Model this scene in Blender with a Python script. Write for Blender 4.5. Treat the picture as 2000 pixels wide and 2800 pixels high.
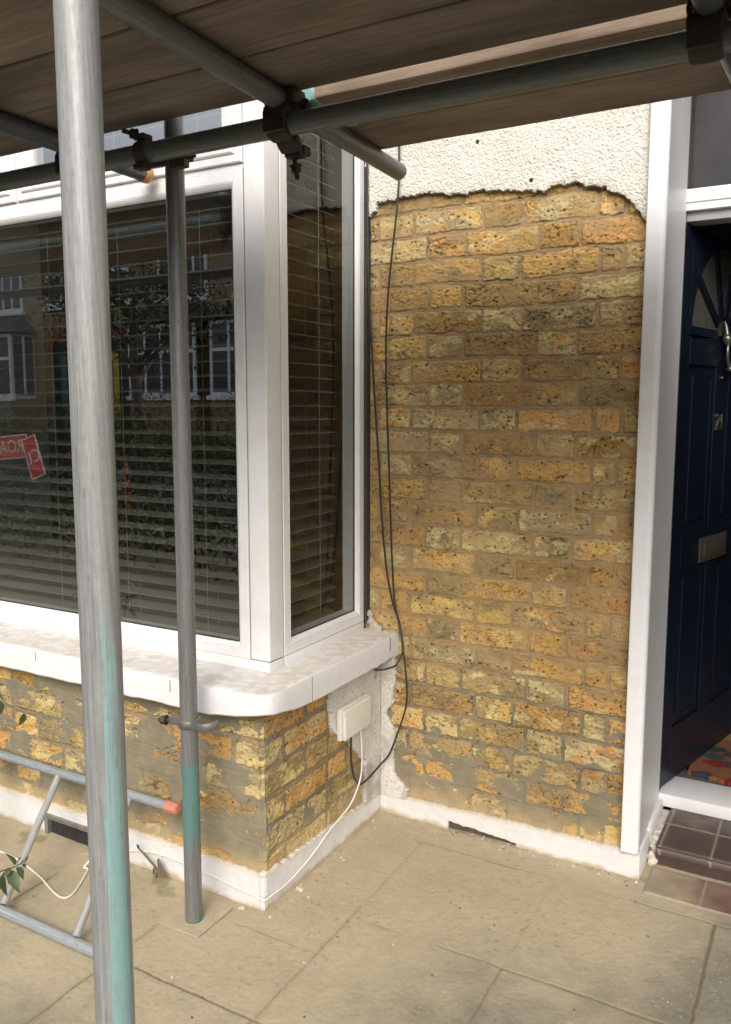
import bpy, bmesh, math, random
import numpy as np
from mathutils import Vector, Matrix
R = math.radians
for o in list(bpy.data.objects): bpy.data.objects.remove(o)
SC = bpy.context.scene
C = SC.collection

# ------------------------------------------------------------------ camera
cam = bpy.data.cameras.new('camera'); camo = bpy.data.objects.new('camera', cam); C.objects.link(camo)
PITCH, YAW, ROLL = 0.1233, 0.5129, 0.0013
CAM = Vector((1.3607, -2.5265, 1.45))
F = Vector((-math.sin(YAW)*math.cos(PITCH), math.cos(YAW)*math.cos(PITCH), -math.sin(PITCH)))
RT = Vector((math.cos(YAW), math.sin(YAW), 0)); UP = RT.cross(F)
R2 = RT*math.cos(ROLL)+UP*math.sin(ROLL); U2 = UP*math.cos(ROLL)-RT*math.sin(ROLL)
m = Matrix.Identity(4)
for i in range(3): m[i][0] = R2[i]; m[i][1] = U2[i]; m[i][2] = -F[i]; m[i][3] = CAM[i]
camo.matrix_world = m
cam.sensor_fit = 'VERTICAL'; cam.sensor_height = 24; cam.sensor_width = 24*731/1024; cam.lens = 24*2277/2800
cam.clip_start = 0.05; cam.clip_end = 500
SC.camera = camo
# ------------------------------------------------------------------ sky, sun, exposure
W = bpy.data.worlds.new('World'); SC.world = W; W.use_nodes = True
wn = W.node_tree.nodes; wl = W.node_tree.links
sky = wn.new('ShaderNodeTexSky'); sky.sky_type = 'NISHITA'; sky.sun_disc = False
SUN_EL, SUN_AZ = R(38), R(20)          # high soft sun behind the camera, a little to the left
sky.sun_elevation = SUN_EL; sky.sun_rotation = R(180)-R(20)
sky.air_density = 1.0; sky.dust_density = 6.0; sky.ozone_density = 1.0
hs = wn.new('ShaderNodeHueSaturation'); hs.inputs['Saturation'].default_value = 0.5
bg = wn['Background']; bg.inputs[1].default_value = 0.15
wl.new(sky.outputs[0], hs.inputs['Color']); wl.new(hs.outputs[0], bg.inputs[0])
sl = bpy.data.lights.new('sun', 'SUN'); sl.energy = 0.6; sl.angle = R(42); sl.color = (1, .985, .965)
so = bpy.data.objects.new('sun', sl); C.objects.link(so)
sdir = Vector((math.sin(SUN_AZ)*math.cos(SUN_EL), -math.cos(SUN_AZ)*math.cos(SUN_EL), math.sin(SUN_EL)))
so.rotation_euler = sdir.to_track_quat('Z', 'Y').to_euler()
SC.view_settings.view_transform = 'Standard'; SC.view_settings.look = 'None'
SC.view_settings.gamma = 1; SC.view_settings.use_curve_mapping = False
SC.view_settings.exposure = 0.66

# ------------------------------------------------------------------ helpers
rnd = random.Random(7)
def ray(x, y): return F*2277 + R2*(x-1000) - U2*(y-1400)
def on(x, y, ax, v):                       # photo pixel -> point on an axis plane
    d = ray(x, y); return CAM + d*((v-CAM[ax])/d[ax])
def tag(o, label=None, cat=None, group=None, kind=None):
    if label: o['label'] = label
    if cat: o['category'] = cat
    if group: o['group'] = group
    if kind: o['kind'] = kind
    return o
def empty(name, loc=(0, 0, 0), **k):
    o = bpy.data.objects.new(name, None); C.objects.link(o); o.location = loc; o.empty_display_size = .1
    return tag(o, **k)
def link(name, me, mat=None, parent=None):
    o = bpy.data.objects.new(name, me); C.objects.link(o)
    if mat: me.materials.append(mat)
    if parent:
        o.parent = parent
        p = parent; off = Vector((0, 0, 0))
        while p: off += p.location; p = p.parent
        o.location = -off
    return o
def obj(name, bm, mat=None, parent=None, smooth=None):
    me = bpy.data.meshes.new(name); bm.normal_update(); bm.to_mesh(me); bm.free()
    if smooth is not None:
        for p in me.polygons: p.use_smooth = True
        me.set_sharp_from_angle(angle=R(smooth))
    return link(name, me, mat, parent)

# numpy noise
_rs = np.random.RandomState(3); _T = _rs.rand(256, 256).astype(np.float32)
def vn(x, y, seed=0):
    x = x+seed*17.31; y = y+seed*9.77
    ix = np.floor(x).astype(np.int64); iy = np.floor(y).astype(np.int64)
    fx = (x-ix); fy = (y-iy); fx = fx*fx*fx*(fx*(fx*6-15)+10); fy = fy*fy*fy*(fy*(fy*6-15)+10)
    a = _T[ix & 255, iy & 255]; b = _T[(ix+1) & 255, iy & 255]; c = _T[ix & 255, (iy+1) & 255]; d = _T[(ix+1) & 255, (iy+1) & 255]
    return (a*(1-fx)+b*fx)*(1-fy)+(c*(1-fx)+d*fx)*fy
_G = _rs.rand(256, 256).astype(np.float32)*6.2832; _GX, _GY = np.cos(_G), np.sin(_G)
def pn(x, y, seed=0):
    x = x+seed*17.31; y = y+seed*9.77
    ix = np.floor(x).astype(np.int64); iy = np.floor(y).astype(np.int64); fx = x-ix; fy = y-iy
    u = fx*fx*fx*(fx*(fx*6-15)+10); v = fy*fy*fy*(fy*(fy*6-15)+10)
    def g(a, b): i, j = (ix+a) & 255, (iy+b) & 255; return _GX[i, j]*(fx-a)+_GY[i, j]*(fy-b)
    p, q = g(0, 0), g(0, 1); return (p+(g(1, 0)-p)*u)*(1-v)+(q+(g(1, 1)-q)*u)*v
def fbm(x, y, seed=0, n=4, g=.5):          # ~ -1..1
    s = 0; a = 1; t = 0
    for i in range(n):
        c, q = math.cos(i*.9+seed), math.sin(i*.9+seed); f = 2**i*1.03
        s = s+a*pn((x*c-y*q)*f*.8, (x*q+y*c)*f*.8, seed+i*5); t += a; a *= g
    return s/t*2.3
def ss(a, b, x): t = np.clip((x-a)/(b-a), 0, 1); return t*t*(3-2*t)
def mix(a, b, t): return a+(b-a)*t[..., None]
def col(*c): return np.array(c, dtype=np.float32)
def S(r, g, b):                            # sRGB 0..255 -> linear
    f = lambda v: (v/255/12.92 if v/255 <= .04045 else ((v/255+.055)/1.055)**2.4)
    return (f(r), f(g), f(b))

# materials
def M(name, base=(.5, .5, .5), attr=False, rough=.7, metal=0., var=0., vscale=8., bump=0., bscale=150., spec=.5, stretch=(1, 1, 1), var2=None, rvar=0.):
    mt = bpy.data.materials.new(name); mt.use_nodes = True; n = mt.node_tree.nodes; l = mt.node_tree.links
    b = n['Principled BSDF']; b.inputs['Roughness'].default_value = rough; b.inputs['Metallic'].default_value = metal
    b.inputs['Specular IOR Level'].default_value = spec
    tc = n.new('ShaderNodeTexCoord'); mp = n.new('ShaderNodeMapping'); mp.inputs['Scale'].default_value = stretch
    l.new(tc.outputs['Object'], mp.inputs[0])
    if attr:
        a = n.new('ShaderNodeAttribute'); a.attribute_name = 'Col'; src = a.outputs['Color']
    else:
        a = n.new('ShaderNodeRGB'); a.outputs[0].default_value = (*base, 1); src = a.outputs[0]
    if var2 is not None:
        nz = n.new('ShaderNodeTexNoise'); nz.inputs['Scale'].default_value = vscale*.37; nz.inputs['Detail'].default_value = 5
        l.new(mp.outputs[0], nz.inputs['Vector'])
        cr = n.new('ShaderNodeMapRange'); cr.inputs[1].default_value = .45; cr.inputs[2].default_value = .62
        l.new(nz.outputs[0], cr.inputs[0])
        mx = n.new('ShaderNodeMix'); mx.data_type = 'RGBA'; l.new(cr.outputs[0], mx.inputs[0]); l.new(src, mx.inputs[6]); mx.inputs[7].default_value = (*var2, 1)
        src = mx.outputs[2]
    if var:
        nz = n.new('ShaderNodeTexNoise'); nz.inputs['Scale'].default_value = vscale; nz.inputs['Detail'].default_value = 6; nz.inputs['Roughness'].default_value = .65
        l.new(mp.outputs[0], nz.inputs['Vector'])
        mr = n.new('ShaderNodeMapRange'); mr.inputs[1].default_value = .25; mr.inputs[2].default_value = .75
        mr.inputs[3].default_value = 1-var; mr.inputs[4].default_value = 1+var; l.new(nz.outputs[0], mr.inputs[0])
        mu = n.new('ShaderNodeVectorMath'); mu.operation = 'SCALE'; l.new(src, mu.inputs[0]); l.new(mr.outputs[0], mu.inputs['Scale'])
        src = mu.outputs[0]
        if rvar:
            m2 = n.new('ShaderNodeMapRange'); m2.inputs[1].default_value = .3; m2.inputs[2].default_value = .7
            m2.inputs[3].default_value = rough-rvar; m2.inputs[4].default_value = rough+rvar; l.new(nz.outputs[0], m2.inputs[0]); l.new(m2.outputs[0], b.inputs['Roughness'])
    l.new(src, b.inputs['Base Color'])
    if bump:
        nb = n.new('ShaderNodeTexNoise'); nb.inputs['Scale'].default_value = bscale; nb.inputs['Detail'].default_value = 5
        l.new(mp.outputs[0], nb.inputs['Vector'])
        bp = n.new('ShaderNodeBump'); bp.inputs['Strength'].default_value = bump; bp.inputs['Distance'].default_value = .002
        l.new(nb.outputs[0], bp.inputs['Height']); l.new(bp.outputs[0], b.inputs['Normal'])
    return mt
def glass(name, f0=.10, tint=(.9, .95, .93)):
    mt = bpy.data.materials.new(name); mt.use_nodes = True; n = mt.node_tree.nodes; l = mt.node_tree.links
    n.remove(n['Principled BSDF']); out = n['Material Output']
    tr = n.new('ShaderNodeBsdfTransparent'); tr.inputs[0].default_value = (*tint, 1)
    gl = n.new('ShaderNodeBsdfGlossy'); gl.inputs['Roughness'].default_value = 0.0; gl.inputs[0].default_value = (1, 1, 1, 1)
    lw = n.new('ShaderNodeLayerWeight'); lw.inputs[0].default_value = .5
    # Schlick: f0+(1-f0)*facing^5
    pw = n.new('ShaderNodeMath'); pw.operation = 'POWER'; pw.inputs[1].default_value = 4.5; l.new(lw.outputs['Facing'], pw.inputs[0])
    ma = n.new('ShaderNodeMath'); ma.operation = 'MULTIPLY_ADD'; ma.inputs[1].default_value = 1-f0; ma.inputs[2].default_value = f0; l.new(pw.outputs[0], ma.inputs[0])
    mx = n.new('ShaderNodeMixShader'); l.new(ma.outputs[0], mx.inputs[0]); l.new(tr.outputs[0], mx.inputs[1]); l.new(gl.outputs[0], mx.inputs[2])
    l.new(mx.outputs[0], out.inputs[0]); return mt

def box(bm, x0, x1, y0, y1, z0, z1, bev=0., seg=2, mat=None):
    v = bmesh.ops.create_cube(bm, size=1, matrix=Matrix.Translation(((x0+x1)/2, (y0+y1)/2, (z0+z1)/2)) @ Matrix.Diagonal((abs(x1-x0), abs(y1-y0), abs(z1-z0), 1)))['verts']
    if mat is not None: bmesh.ops.transform(bm, matrix=mat, verts=v)
    if bev:
        es = {e for q in v for e in q.link_edges}
        bmesh.ops.bevel(bm, geom=list(es), offset=bev, segments=seg, affect='EDGES', profile=.6)
def boxobj(name, x0, x1, y0, y1, z0, z1, mat, parent=None, bev=0., seg=2):
    bm = bmesh.new(); box(bm, x0, x1, y0, y1, z0, z1, bev, seg); return obj(name, bm, mat, parent, smooth=40 if bev else None)
def frame_of(d):
    d = d.normalized(); a = Vector((0, 0, 1)) if abs(d.z) < .9 else Vector((0, 1, 0))
    u = a.cross(d).normalized(); w = d.cross(u); return u, w
def sweep(bm, pts, r, n=10, caps=True):
    pts = [Vector(p) for p in pts]; rings = []; u = None
    for i, p in enumerate(pts):
        d = (pts[min(i+1, len(pts)-1)]-pts[max(i-1, 0)]).normalized()
        if u is None: u, w = frame_of(d)
        else: u = (u-d*u.dot(d)).normalized(); w = d.cross(u)
        rr = r[i] if isinstance(r, (list, tuple)) else r
        rings.append([bm.verts.new(p+(u*math.cos(2*math.pi*k/n)+w*math.sin(2*math.pi*k/n))*rr) for k in range(n)])
    for a, b in zip(rings, rings[1:]):
        for k in range(n): bm.faces.new((a[k], a[(k+1) % n], b[(k+1) % n], b[k]))
    if caps: bm.faces.new(rings[0][::-1]); bm.faces.new(rings[-1])
def smoothpath(pts, n=8):                   # Catmull-Rom
    P = [Vector(p) for p in pts]; P = [P[0]*2-P[1]]+P+[P[-1]*2-P[-2]]; out = []
    for i in range(1, len(P)-2):
        for k in range(n):
            t = k/n; a, b, c, d = P[i-1:i+3]
            out.append(.5*((2*b)+(c-a)*t+(2*a-5*b+4*c-d)*t*t+(3*b-a-3*c+d)*t**3))
    out.append(P[-2]); return out
def mesh_np(name, V, Fq, colr=None, smooth=True):
    me = bpy.data.meshes.new(name); me.vertices.add(len(V)); me.vertices.foreach_set('co', V.astype(np.float32).ravel())
    nf = len(Fq); me.loops.add(nf*4); me.loops.foreach_set('vertex_index', Fq.astype(np.int32).ravel())
    me.polygons.add(nf); me.polygons.foreach_set('loop_start', np.arange(0, nf*4, 4, dtype=np.int32))
    try: me.polygons.foreach_set('loop_total', np.full(nf, 4, dtype=np.int32))
    except Exception: pass
    me.polygons.foreach_set('use_smooth', np.full(nf, smooth, dtype=bool))
    if colr is not None:
        at = me.attributes.new('Col', 'FLOAT_COLOR', 'POINT')
        cc = np.ones((len(V), 4), np.float32); cc[:, :3] = colr; at.data.foreach_set('color', cc.ravel())
    me.update(calc_edges=True); me.validate(); return me
def sheet(name, u, v, org, ud, vd, nd, H, colr, mask=None, skirt=0., mat=None, parent=None):
    """height-field mesh over the grid u x v; mask trims it, skirt gives the trimmed edge its thickness"""
    nu, nv = len(u), len(v); UU, VV = np.meshgrid(u, v)
    org, ud, vd, nd = (np.array(t, float) for t in (org, ud, vd, nd))
    P = org+UU[..., None]*ud+VV[..., None]*vd+H[..., None]*nd
    idx = np.arange(nu*nv).reshape(nv, nu)
    cm = np.ones((nv-1, nu-1), bool) if mask is None else (mask[:-1, :-1] & mask[1:, :-1] & mask[:-1, 1:] & mask[1:, 1:])
    q = np.stack([idx[:-1, :-1], idx[:-1, 1:], idx[1:, 1:], idx[1:, :-1]], -1)[cm]
    flip = np.dot(np.cross(ud, vd), nd) < 0
    if flip: q = q[:, ::-1]
    V = P.reshape(-1, 3); K = colr.reshape(-1, 3)
    if skirt:
        pad = np.pad(cm, 1); fs = []
        for e0, e1, nb in (((slice(None, -1), slice(None, -1)), (slice(None, -1), slice(1, None)), pad[:-2, 1:-1]), ((slice(1, None), slice(1, None)), (slice(1, None), slice(None, -1)), pad[2:, 1:-1]),
                           ((slice(1, None), slice(None, -1)), (slice(None, -1), slice(None, -1)), pad[1:-1, :-2]), ((slice(None, -1), slice(1, None)), (slice(1, None), slice(1, None)), pad[1:-1, 2:])):
            b = cm & ~nb; fs.append(np.stack([idx[e0][b], idx[e1][b]], -1))
        e = np.concatenate(fs)
        V2 = V-nd*(H.reshape(-1, 1)+skirt); N = len(V)
        sq = np.stack([e[:, 1], e[:, 0], e[:, 0]+N, e[:, 1]+N], -1)
        if flip: sq = sq[:, ::-1]
        V = np.concatenate([V, V2]); K = np.concatenate([K, K*.8]); q = np.concatenate([q, sq])
    used = np.zeros(len(V), bool); used[q.ravel()] = True; mp = np.cumsum(used)-1
    return link(name, mesh_np(name, V[used], mp[q], K[used]), mat, parent)
def polyline(pts, x): return np.interp(x, [p[0] for p in pts], [p[1] for p in pts])

# ------------------------------------------------------------------ shared materials
MAT_BRICK = M('brick', attr=True, rough=.92, var=.10, vscale=300, bump=.35, bscale=420, spec=.2)
MAT_ROUGH = M('roughcast', attr=True, rough=.95, var=.05, vscale=120, bump=.25, bscale=300, spec=.15)
MAT_PLINTH = M('plinth_paint', attr=True, rough=.7, var=.05, vscale=40, bump=.15, bscale=160, spec=.3)
MAT_GROUND = M('paving', attr=True, rough=.95, var=.09, vscale=260, bump=.3, bscale=380, spec=.2)
MAT_WHITE = M('white_gloss_paint', (.78, .78, .79), rough=.42, var=.03, vscale=40, var2=(.76, .75, .74), bump=.05, bscale=60)
MAT_UPVC = M('white_frame', (.79, .79, .80), rough=.36, var=.03, vscale=40, var2=(.765, .76, .75), spec=.5)
MAT_SILL = M('sill_paint', attr=True, rough=.65, var=.05, vscale=90, var2=(.735, .725, .71), bump=.12, bscale=120)
MAT_SEAL = M('black_gasket', (.03, .03, .03), rough=.6)
MAT_GLASS = glass('pane_glass', .38, (.80, .84, .82)); MAT_GLASS2 = glass('side_pane_glass', .06, (.66, .68, .68))
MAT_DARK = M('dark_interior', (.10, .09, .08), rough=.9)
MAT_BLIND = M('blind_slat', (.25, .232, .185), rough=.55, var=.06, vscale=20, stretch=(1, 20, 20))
MAT_CORD = M('blind_cord', (.45, .42, .36), rough=.8)
MAT_TUBE = M('galvanised_tube', attr=True, rough=.42, metal=.25, var=.07, vscale=120, bump=.06, bscale=250, rvar=.12)
MAT_IRON = M('coupler_steel', (.060, .056, .050), rough=.6, metal=.5, var=.35, vscale=45, bump=.3, bscale=160, var2=(.06, .048, .038))
MAT_CLIP = M('zinc_clip', (.17, .165, .145), rough=.5, metal=.4, var=.2, vscale=50, bump=.2, bscale=160)
MAT_CABLE = M('black_cable', (.028, .028, .022), rough=.45)
MAT_WCABLE = M('white_cable', (.74, .72, .66), rough=.45)
MAT_BOX = M('junction_plastic', (.76, .75, .67), rough=.35, var=.03, vscale=12)
MAT_DOOR = M('blue_door_paint', (.0065, .0105, .0200), rough=.32, spec=.35, var=.25, vscale=6, bump=.05, bscale=60)
MAT_BRASS = M('tarnished_brass', (.115, .105, .075), rough=.45, metal=.5, var=.2, vscale=40)

# ------------------------------------------------------------------ brickwork generator
BEDS = [-.02, .066, .152, .235, .321, .409, .497, .58, .66, .739, .819, .898, .978, 1.058, 1.137, 1.217, 1.298, 1.377, 1.454, 1.532, 1.61, 1.69, 1.77, 1.85, 1.93, 2.01, 2.09, 2.17, 2.25, 2.33]
PAL = [S(204, 162, 92), S(210, 176, 104), S(190, 148, 86), S(204, 154, 94), S(212, 188, 128), S(178, 142, 88), S(192, 164, 108), S(196, 178, 130), S(166, 144, 98), S(198, 158, 96)]
PAL = [col(*p)*.92*col(.97, 1.0, 1.07) for p in PAL]
def bricks(u, z, perpH, perpS, seed, cement, pink, dust, hpar=6, jk=1.):
    """height (m, 0 = brick face) and colour over the arrays u, z"""
    rs = np.random.RandomState(seed)
    zw = z+.0045*fbm(u*4.2, z*4.2, seed+1, 2)+.0022*fbm(u*24, z*24, seed+2, 2)
    uw = u+.003*fbm(u*7, z*30, seed+3, 2)+.0015*fbm(u*40, z*40, seed+4, 2)
    beds = np.array(BEDS); k = np.clip(np.searchsorted(beds, zw)-1, 0, len(beds)-2)
    dz = np.minimum(zw-beds[k], beds[k+1]-zw)
    du = np.zeros_like(u); cid = np.zeros(u.shape, int)
    for kk in range(len(beds)-1):
        sel = k == kk
        if not sel.any(): continue
        pp = np.array(perpH if (kk-hpar) % 2 == 0 else perpS); pp = pp+rs.uniform(-.007, .007, len(pp))
        j = np.clip(np.searchsorted(pp, uw[sel])-1, 0, len(pp)-2)
        du[sel] = np.minimum(uw[sel]-pp[j], pp[j+1]-uw[sel]); cid[sel] = kk*37+j
    jw = .0052*jk+.0024*jk*fbm(u*11, z*11, seed+7, 2)
    dx, dy = du-jw, dz-jw*1.05; r = .0055
    d = np.where((dx < r) & (dy < r), r-np.hypot(np.maximum(r-dx, 0), np.maximum(r-dy, 0)), np.minimum(dx, dy))
    d = d+.0040*fbm(u*70, z*70, seed+8, 4, .65)+.0035*np.minimum(0, fbm(u*28, z*28, seed+9, 2)+.15)
    inb = ss(-.0012, .0022, d)
    rr = rs.rand(4000, 8)
    # brick colours: two tones per brick, ragged paler and greyer skins
    pal = np.stack(PAL); c1 = pal[(rr[cid, 0]*len(PAL)).astype(int)]; c2 = pal[(rr[cid, 1]*len(PAL)).astype(int)]
    t = ss(-.35, .45, fbm(u*14+rr[cid, 2]*50, z*22, seed+10, 6, .62)+(rr[cid, 3]-.5)*.7)
    cb = mix(c1, c2, t)*(.72+.44*rr[cid, 4])[..., None]
    g = ss(.08, .38, fbm(u*11+rr[cid, 5]*30, z*17, seed+11, 6, .62)+(rr[cid, 6]-.66)*1.0+.25*(1-ss(.0, .010, d)))
    cb = mix(cb, col(*S(124, 112, 86)), g*.60)
    pale = ss(.22, .42, fbm(u*13, z*24+rr[cid, 7]*20, seed+12, 6, .62)+(rr[cid, 7]-.70)*1.2)
    cb = mix(cb, col(*S(212, 196, 142))*.9, pale*.72)
    cb = cb*(1+.13*fbm(u*50, z*85, seed+13, 4, .65)+.15*fbm(u*190, z*210, seed+40, 2))[..., None]
    # relief: rumpled face, creases
    hb = .0030*fbm(u*20, z*34, seed+14, 5, .6)+.0020*fbm(u*90, z*120, seed+15, 3, .6)
    rid = np.abs(fbm(u*15+.7*fbm(u*9, z*9, seed+17, 2), z*38+1.2*fbm(u*11, z*11, seed+16, 2), seed+18, 3))
    cre = np.exp(-(rid/.040)**2)*ss(.30, .50, rr[cid, 2]+.25*fbm(u*12, z*12, seed+19, 2))
    hb = hb-.0026*cre; cb = cb*(1-.60*cre)[..., None]
    # mortar
    cm_p, cm_g = col(*S(160, 135, 99)), col(*S(128, 121, 102))
    cm = mix(cm_g*np.ones(u.shape+(3,), np.float32), cm_p*np.ones(3, np.float32), np.clip(pink+.45*fbm(u*6, z*6, seed+20, 3), 0, 1))
    cm = cm*(1+.13*fbm(u*45, z*45, seed+21, 3))[..., None]
    hm = -.0046+.0022*fbm(u*16, z*16, seed+22, 4, .6)+.0010*fbm(u*120, z*120, seed+23, 2)
    jd = np.exp(-((d+.001)/.0015)**2)*ss(.0, .5, fbm(u*20, z*20, seed+24, 4, .6)+.22)     # open arrises, thin shadow line put into the colour
    H = hm+(hb-hm)*inb; K = mix(cm, cb, inb)
    K = K*(1-.55*jd)[..., None]; H = H-.0022*jd
    # pits
    px = np.zeros(u.shape, np.float32); du0 = u[0, 1]-u[0, 0]; nv, nu = u.shape
    n = int(5600*(u.max()-u.min())*(z.max()-z.min()))
    for i in range(n):
        a, b = rs.rand(2); ci, cj = int(b*(nv-1)), int(a*(nu-1))
        if inb[ci, cj] < .9 or rr[cid[ci, cj], 3]+.4*rs.rand() < .42: continue
        rad = (.0010+.0027*rs.rand()**3.8)/abs(du0); w = int(rad+1.6)
        i0, i1, j0, j1 = max(ci-w, 0), min(ci+w+1, nv), max(cj-w, 0), min(cj+w+1, nu)
        yy, xx = np.mgrid[i0:i1, j0:j1]; e = 1+.6*rs.rand()
        dd = np.hypot((xx-cj)/e, (yy-ci)*1.0); px[i0:i1, j0:j1] = np.maximum(px[i0:i1, j0:j1], np.clip(rad+.5-dd, 0, 1))
    H = H-.0030*px; K = mix(K, col(.045, .030, .018)*np.ones_like(K), px*.86)
    # pink lime-mortar smears over faces
    sm = ss(.02, .30, fbm(u*8, z*15, seed+30, 7, .66)+.45*(np.clip(pink, 0, 1)-.80)+.28*(1-ss(.0, .014, d)))
    K = mix(K, cm_p*(1+.14*fbm(u*50, z*50, seed+31, 3))[..., None], sm*.50*np.clip(.35+pink, 0, 1)); H = H*(1-.40*sm)
    # grey cement left on the faces
    nz = fbm(u*6.5, z*10, seed+32, 6, .6)+.55*(rr[cid, 5]-.5)*ss(.0, .012, d)+.10*(1-ss(-.001, .006, d))
    ce = ss(.0, .03, nz+cement)
    brush = fbm(u*9+z*4, z*150, seed+33, 3)
    cc = col(*S(130, 123, 104))*(1+.12*fbm(u*14, z*22, seed+34, 4)+.08*brush)[..., None]
    cc = mix(cc, col(*S(184, 174, 148)), ss(.6, .8, fbm(u*26, z*40, seed+35, 4))*.5)
    jl = np.exp(-(np.minimum(du, dz)/.0022)**2)*ss(-.2, .3, fbm(u*5, z*5, seed+36, 2))
    cc = cc*(1-.22*jl)[..., None]
    K = mix(K, cc, ce*.95); H = H*(1-ce)+ce*(.0012+.0006*brush-.0012*jl)
    K = K*(1+.14*fbm(u*2.6, z*2.2, seed+41, 4)+.08*fbm(u*9, z*3, seed+42, 4))[..., None]
    # dust lying on it
    K = mix(K, col(*S(204, 178, 130)), np.clip(dust+.18*fbm(u*30, z*30, seed+37, 3), 0, 1)*.75*np.ones(u.shape))
    return H, np.clip(K, .01, .95)
PH = [-2.5, -.57, -.448, -.20, -.08, .163, .29, .5315, .66, .90, 1.1]
PS = [-2.5, -.385, -.263, -.02, .104, .346, .479, .715, .795, 1.0, 1.2]

# ------------------------------------------------------------------ the house
house = empty('terraced_house', (0, 0, 0), label='yellow stock brick terraced house with white bay window and partly stripped render', cat='house')
st = .0022
# brick panel between the bay and the door
u = np.arange(-.075, .866, st); v = np.arange(.03, 2.16, st); UU, ZZ = np.meshgrid(u, v)
top = [(1.0, 0)]
edge_px = [(1012, 592), (1027, 574), (1030, 556), (1086, 541), (1166, 527), (1265, 530), (1320, 520), (1425, 523), (1486, 523), (1530, 503), (1573, 497), (1622, 508), (1677, 520), (1720, 548), (1748, 576), (1765, 600), (1790, 640)]
EDGE = sorted([(on(x, y, 1, 0).x, on(x, y, 1, 0).z) for x, y in edge_px])
cem = -1.0+1.0*ss(.68, .12, ZZ)+.10*ss(.35, .15, ZZ)*(1-ss(.5, .7, UU))+.34*ss(.12, .0, UU)*(ZZ < .6)+.62*ss(.12, -.02, UU)*ss(1.3, 1.8, ZZ)
pink = .95-.85*ss(.66, .45, ZZ)
H, K = bricks(UU, ZZ, PH, PS, 11, cem, pink, .55*ss(.17, .07, ZZ))
sheet('brick_wall', u, v, (0, .020, 0), (1, 0, 0), (0, 0, 1), (0, -1, 0), H, K, None, 0, MAT_BRICK, house)
# bay: front and return, meeting at the quoin
u = np.arange(-2.15, .0005, .0024); u[-1] = 0; v = np.arange(.06, .60, .0024); UU, ZZ = np.meshgrid(u, v)
cem = -.10+.50*np.exp(-((UU+.36)/.24)**2-((ZZ-.36)/.10)**2)+.42*np.exp(-((UU+.07)/.10)**2-((ZZ-.27)/.10)**2)+.14*ss(.25, .14, ZZ)+.25*ss(.52, .58, ZZ)-.4*np.exp(-((UU+.09)/.08)**2-((ZZ-.53)/.05)**2)
BH = [-2.3, -2.05, -1.805, -1.68, -1.44, -1.315, -1.07, -.945, -.70, -.58, -.335, -.215, .03]
BS = [-2.3, -1.93, -1.81, -1.565, -1.44, -1.2, -1.08, -.83, -.71, -.465, -.345, -.10, .03]
H, K = bricks(UU, ZZ, BH, BS, 23, cem, .30+.3*fbm(UU*3, ZZ*3, 5, 2), .6*ss(.19, .10, ZZ), 6, 1.45)
sheet('brick_wall', u, v, (-.014, -.686, 0), (1, 0, 0), (0, 0, 1), (0, -1, 0), H*ss(.0, -.012, UU)-(.009+.010*np.abs(fbm(ZZ*22, ZZ*0, 77, 3)))*ss(-.022, .0, UU)**2, K, None, .0, MAT_BRICK, house)
u = np.arange(-.70, .03, .0022); v = np.arange(.06, .60, .0022); UU, ZZ = np.meshgrid(u, v)
cem = -.50+.40*ss(.30, .12, ZZ)*ss(-.5, -.2, UU)+.20*ss(.52, .58, ZZ)
RH = [-.95, -.69, -.585, -.345, -.225, .02, .14, .3]; RS = [-.93, -.69, -.47, -.345, -.105, .015, .2]
H, K = bricks(UU, ZZ, RS, RH, 31, cem, .25, .7*ss(.20, .11, ZZ), 6, 1.55)
sheet('brick_wall', u, v, (-.014, 0.014, 0), (0, 1, 0), (0, 0, 1), (1, 0, 0), H*ss(-.70, -.69, UU)-(.009+.010*np.abs(fbm(ZZ*22, ZZ*0, 77, 3)))*ss(-.678, -.700, UU)**2, K, None, 0, MAT_BRICK, house)
# upper roughcast with its broken lower edge
st = .0019; u = np.arange(-.068, .860, st); v = np.arange(1.90, 2.72, st); UU, ZZ = np.meshgrid(u, v)
pe = np.array([p[0] for p in EDGE]); pz = np.array([p[1] for p in EDGE])
zl = np.interp(UU, pe, pz)+.006*fbm(UU*40, ZZ*40, 51, 3)+.004*fbm(UU*110, ZZ*110, 52, 2)
def pebble(UU, ZZ, s):
    a = fbm(UU*150+2*fbm(UU*60, ZZ*60, s+8, 2), ZZ*150+2*fbm(UU*60, ZZ*60, s+9, 2), s, 3, .7); b = fbm(UU*260, ZZ*260, s+3, 2)
    return .0030*np.clip(a*1.3+.25, -.5, 1)+.0014*b+.0015*fbm(UU*12, ZZ*12, s+6, 2)
H = pebble(UU, ZZ, 60)
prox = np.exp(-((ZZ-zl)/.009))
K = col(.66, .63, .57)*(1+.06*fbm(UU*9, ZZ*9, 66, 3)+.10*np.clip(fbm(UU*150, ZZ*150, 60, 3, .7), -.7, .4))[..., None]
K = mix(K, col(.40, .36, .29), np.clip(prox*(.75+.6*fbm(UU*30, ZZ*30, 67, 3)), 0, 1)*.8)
for cx, cz in ((on(1305, 388, 1, 0).x, on(1305, 388, 1, 0).z), (on(1452, 493, 1, 0).x, on(1452, 493, 1, 0).z)):
    dd = np.hypot(UU-cx, ZZ-cz); K = mix(K, col(.05, .04, .035), ss(.008, .005, dd)); H = H-.005*ss(.007, .004, dd)
sheet('roughcast_render', u, v, (0, 0.003, 0), (1, 0, 0), (0, 0, 1), (0, -1, 0), H, K, ZZ > zl, .024, MAT_ROUGH, house)
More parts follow.
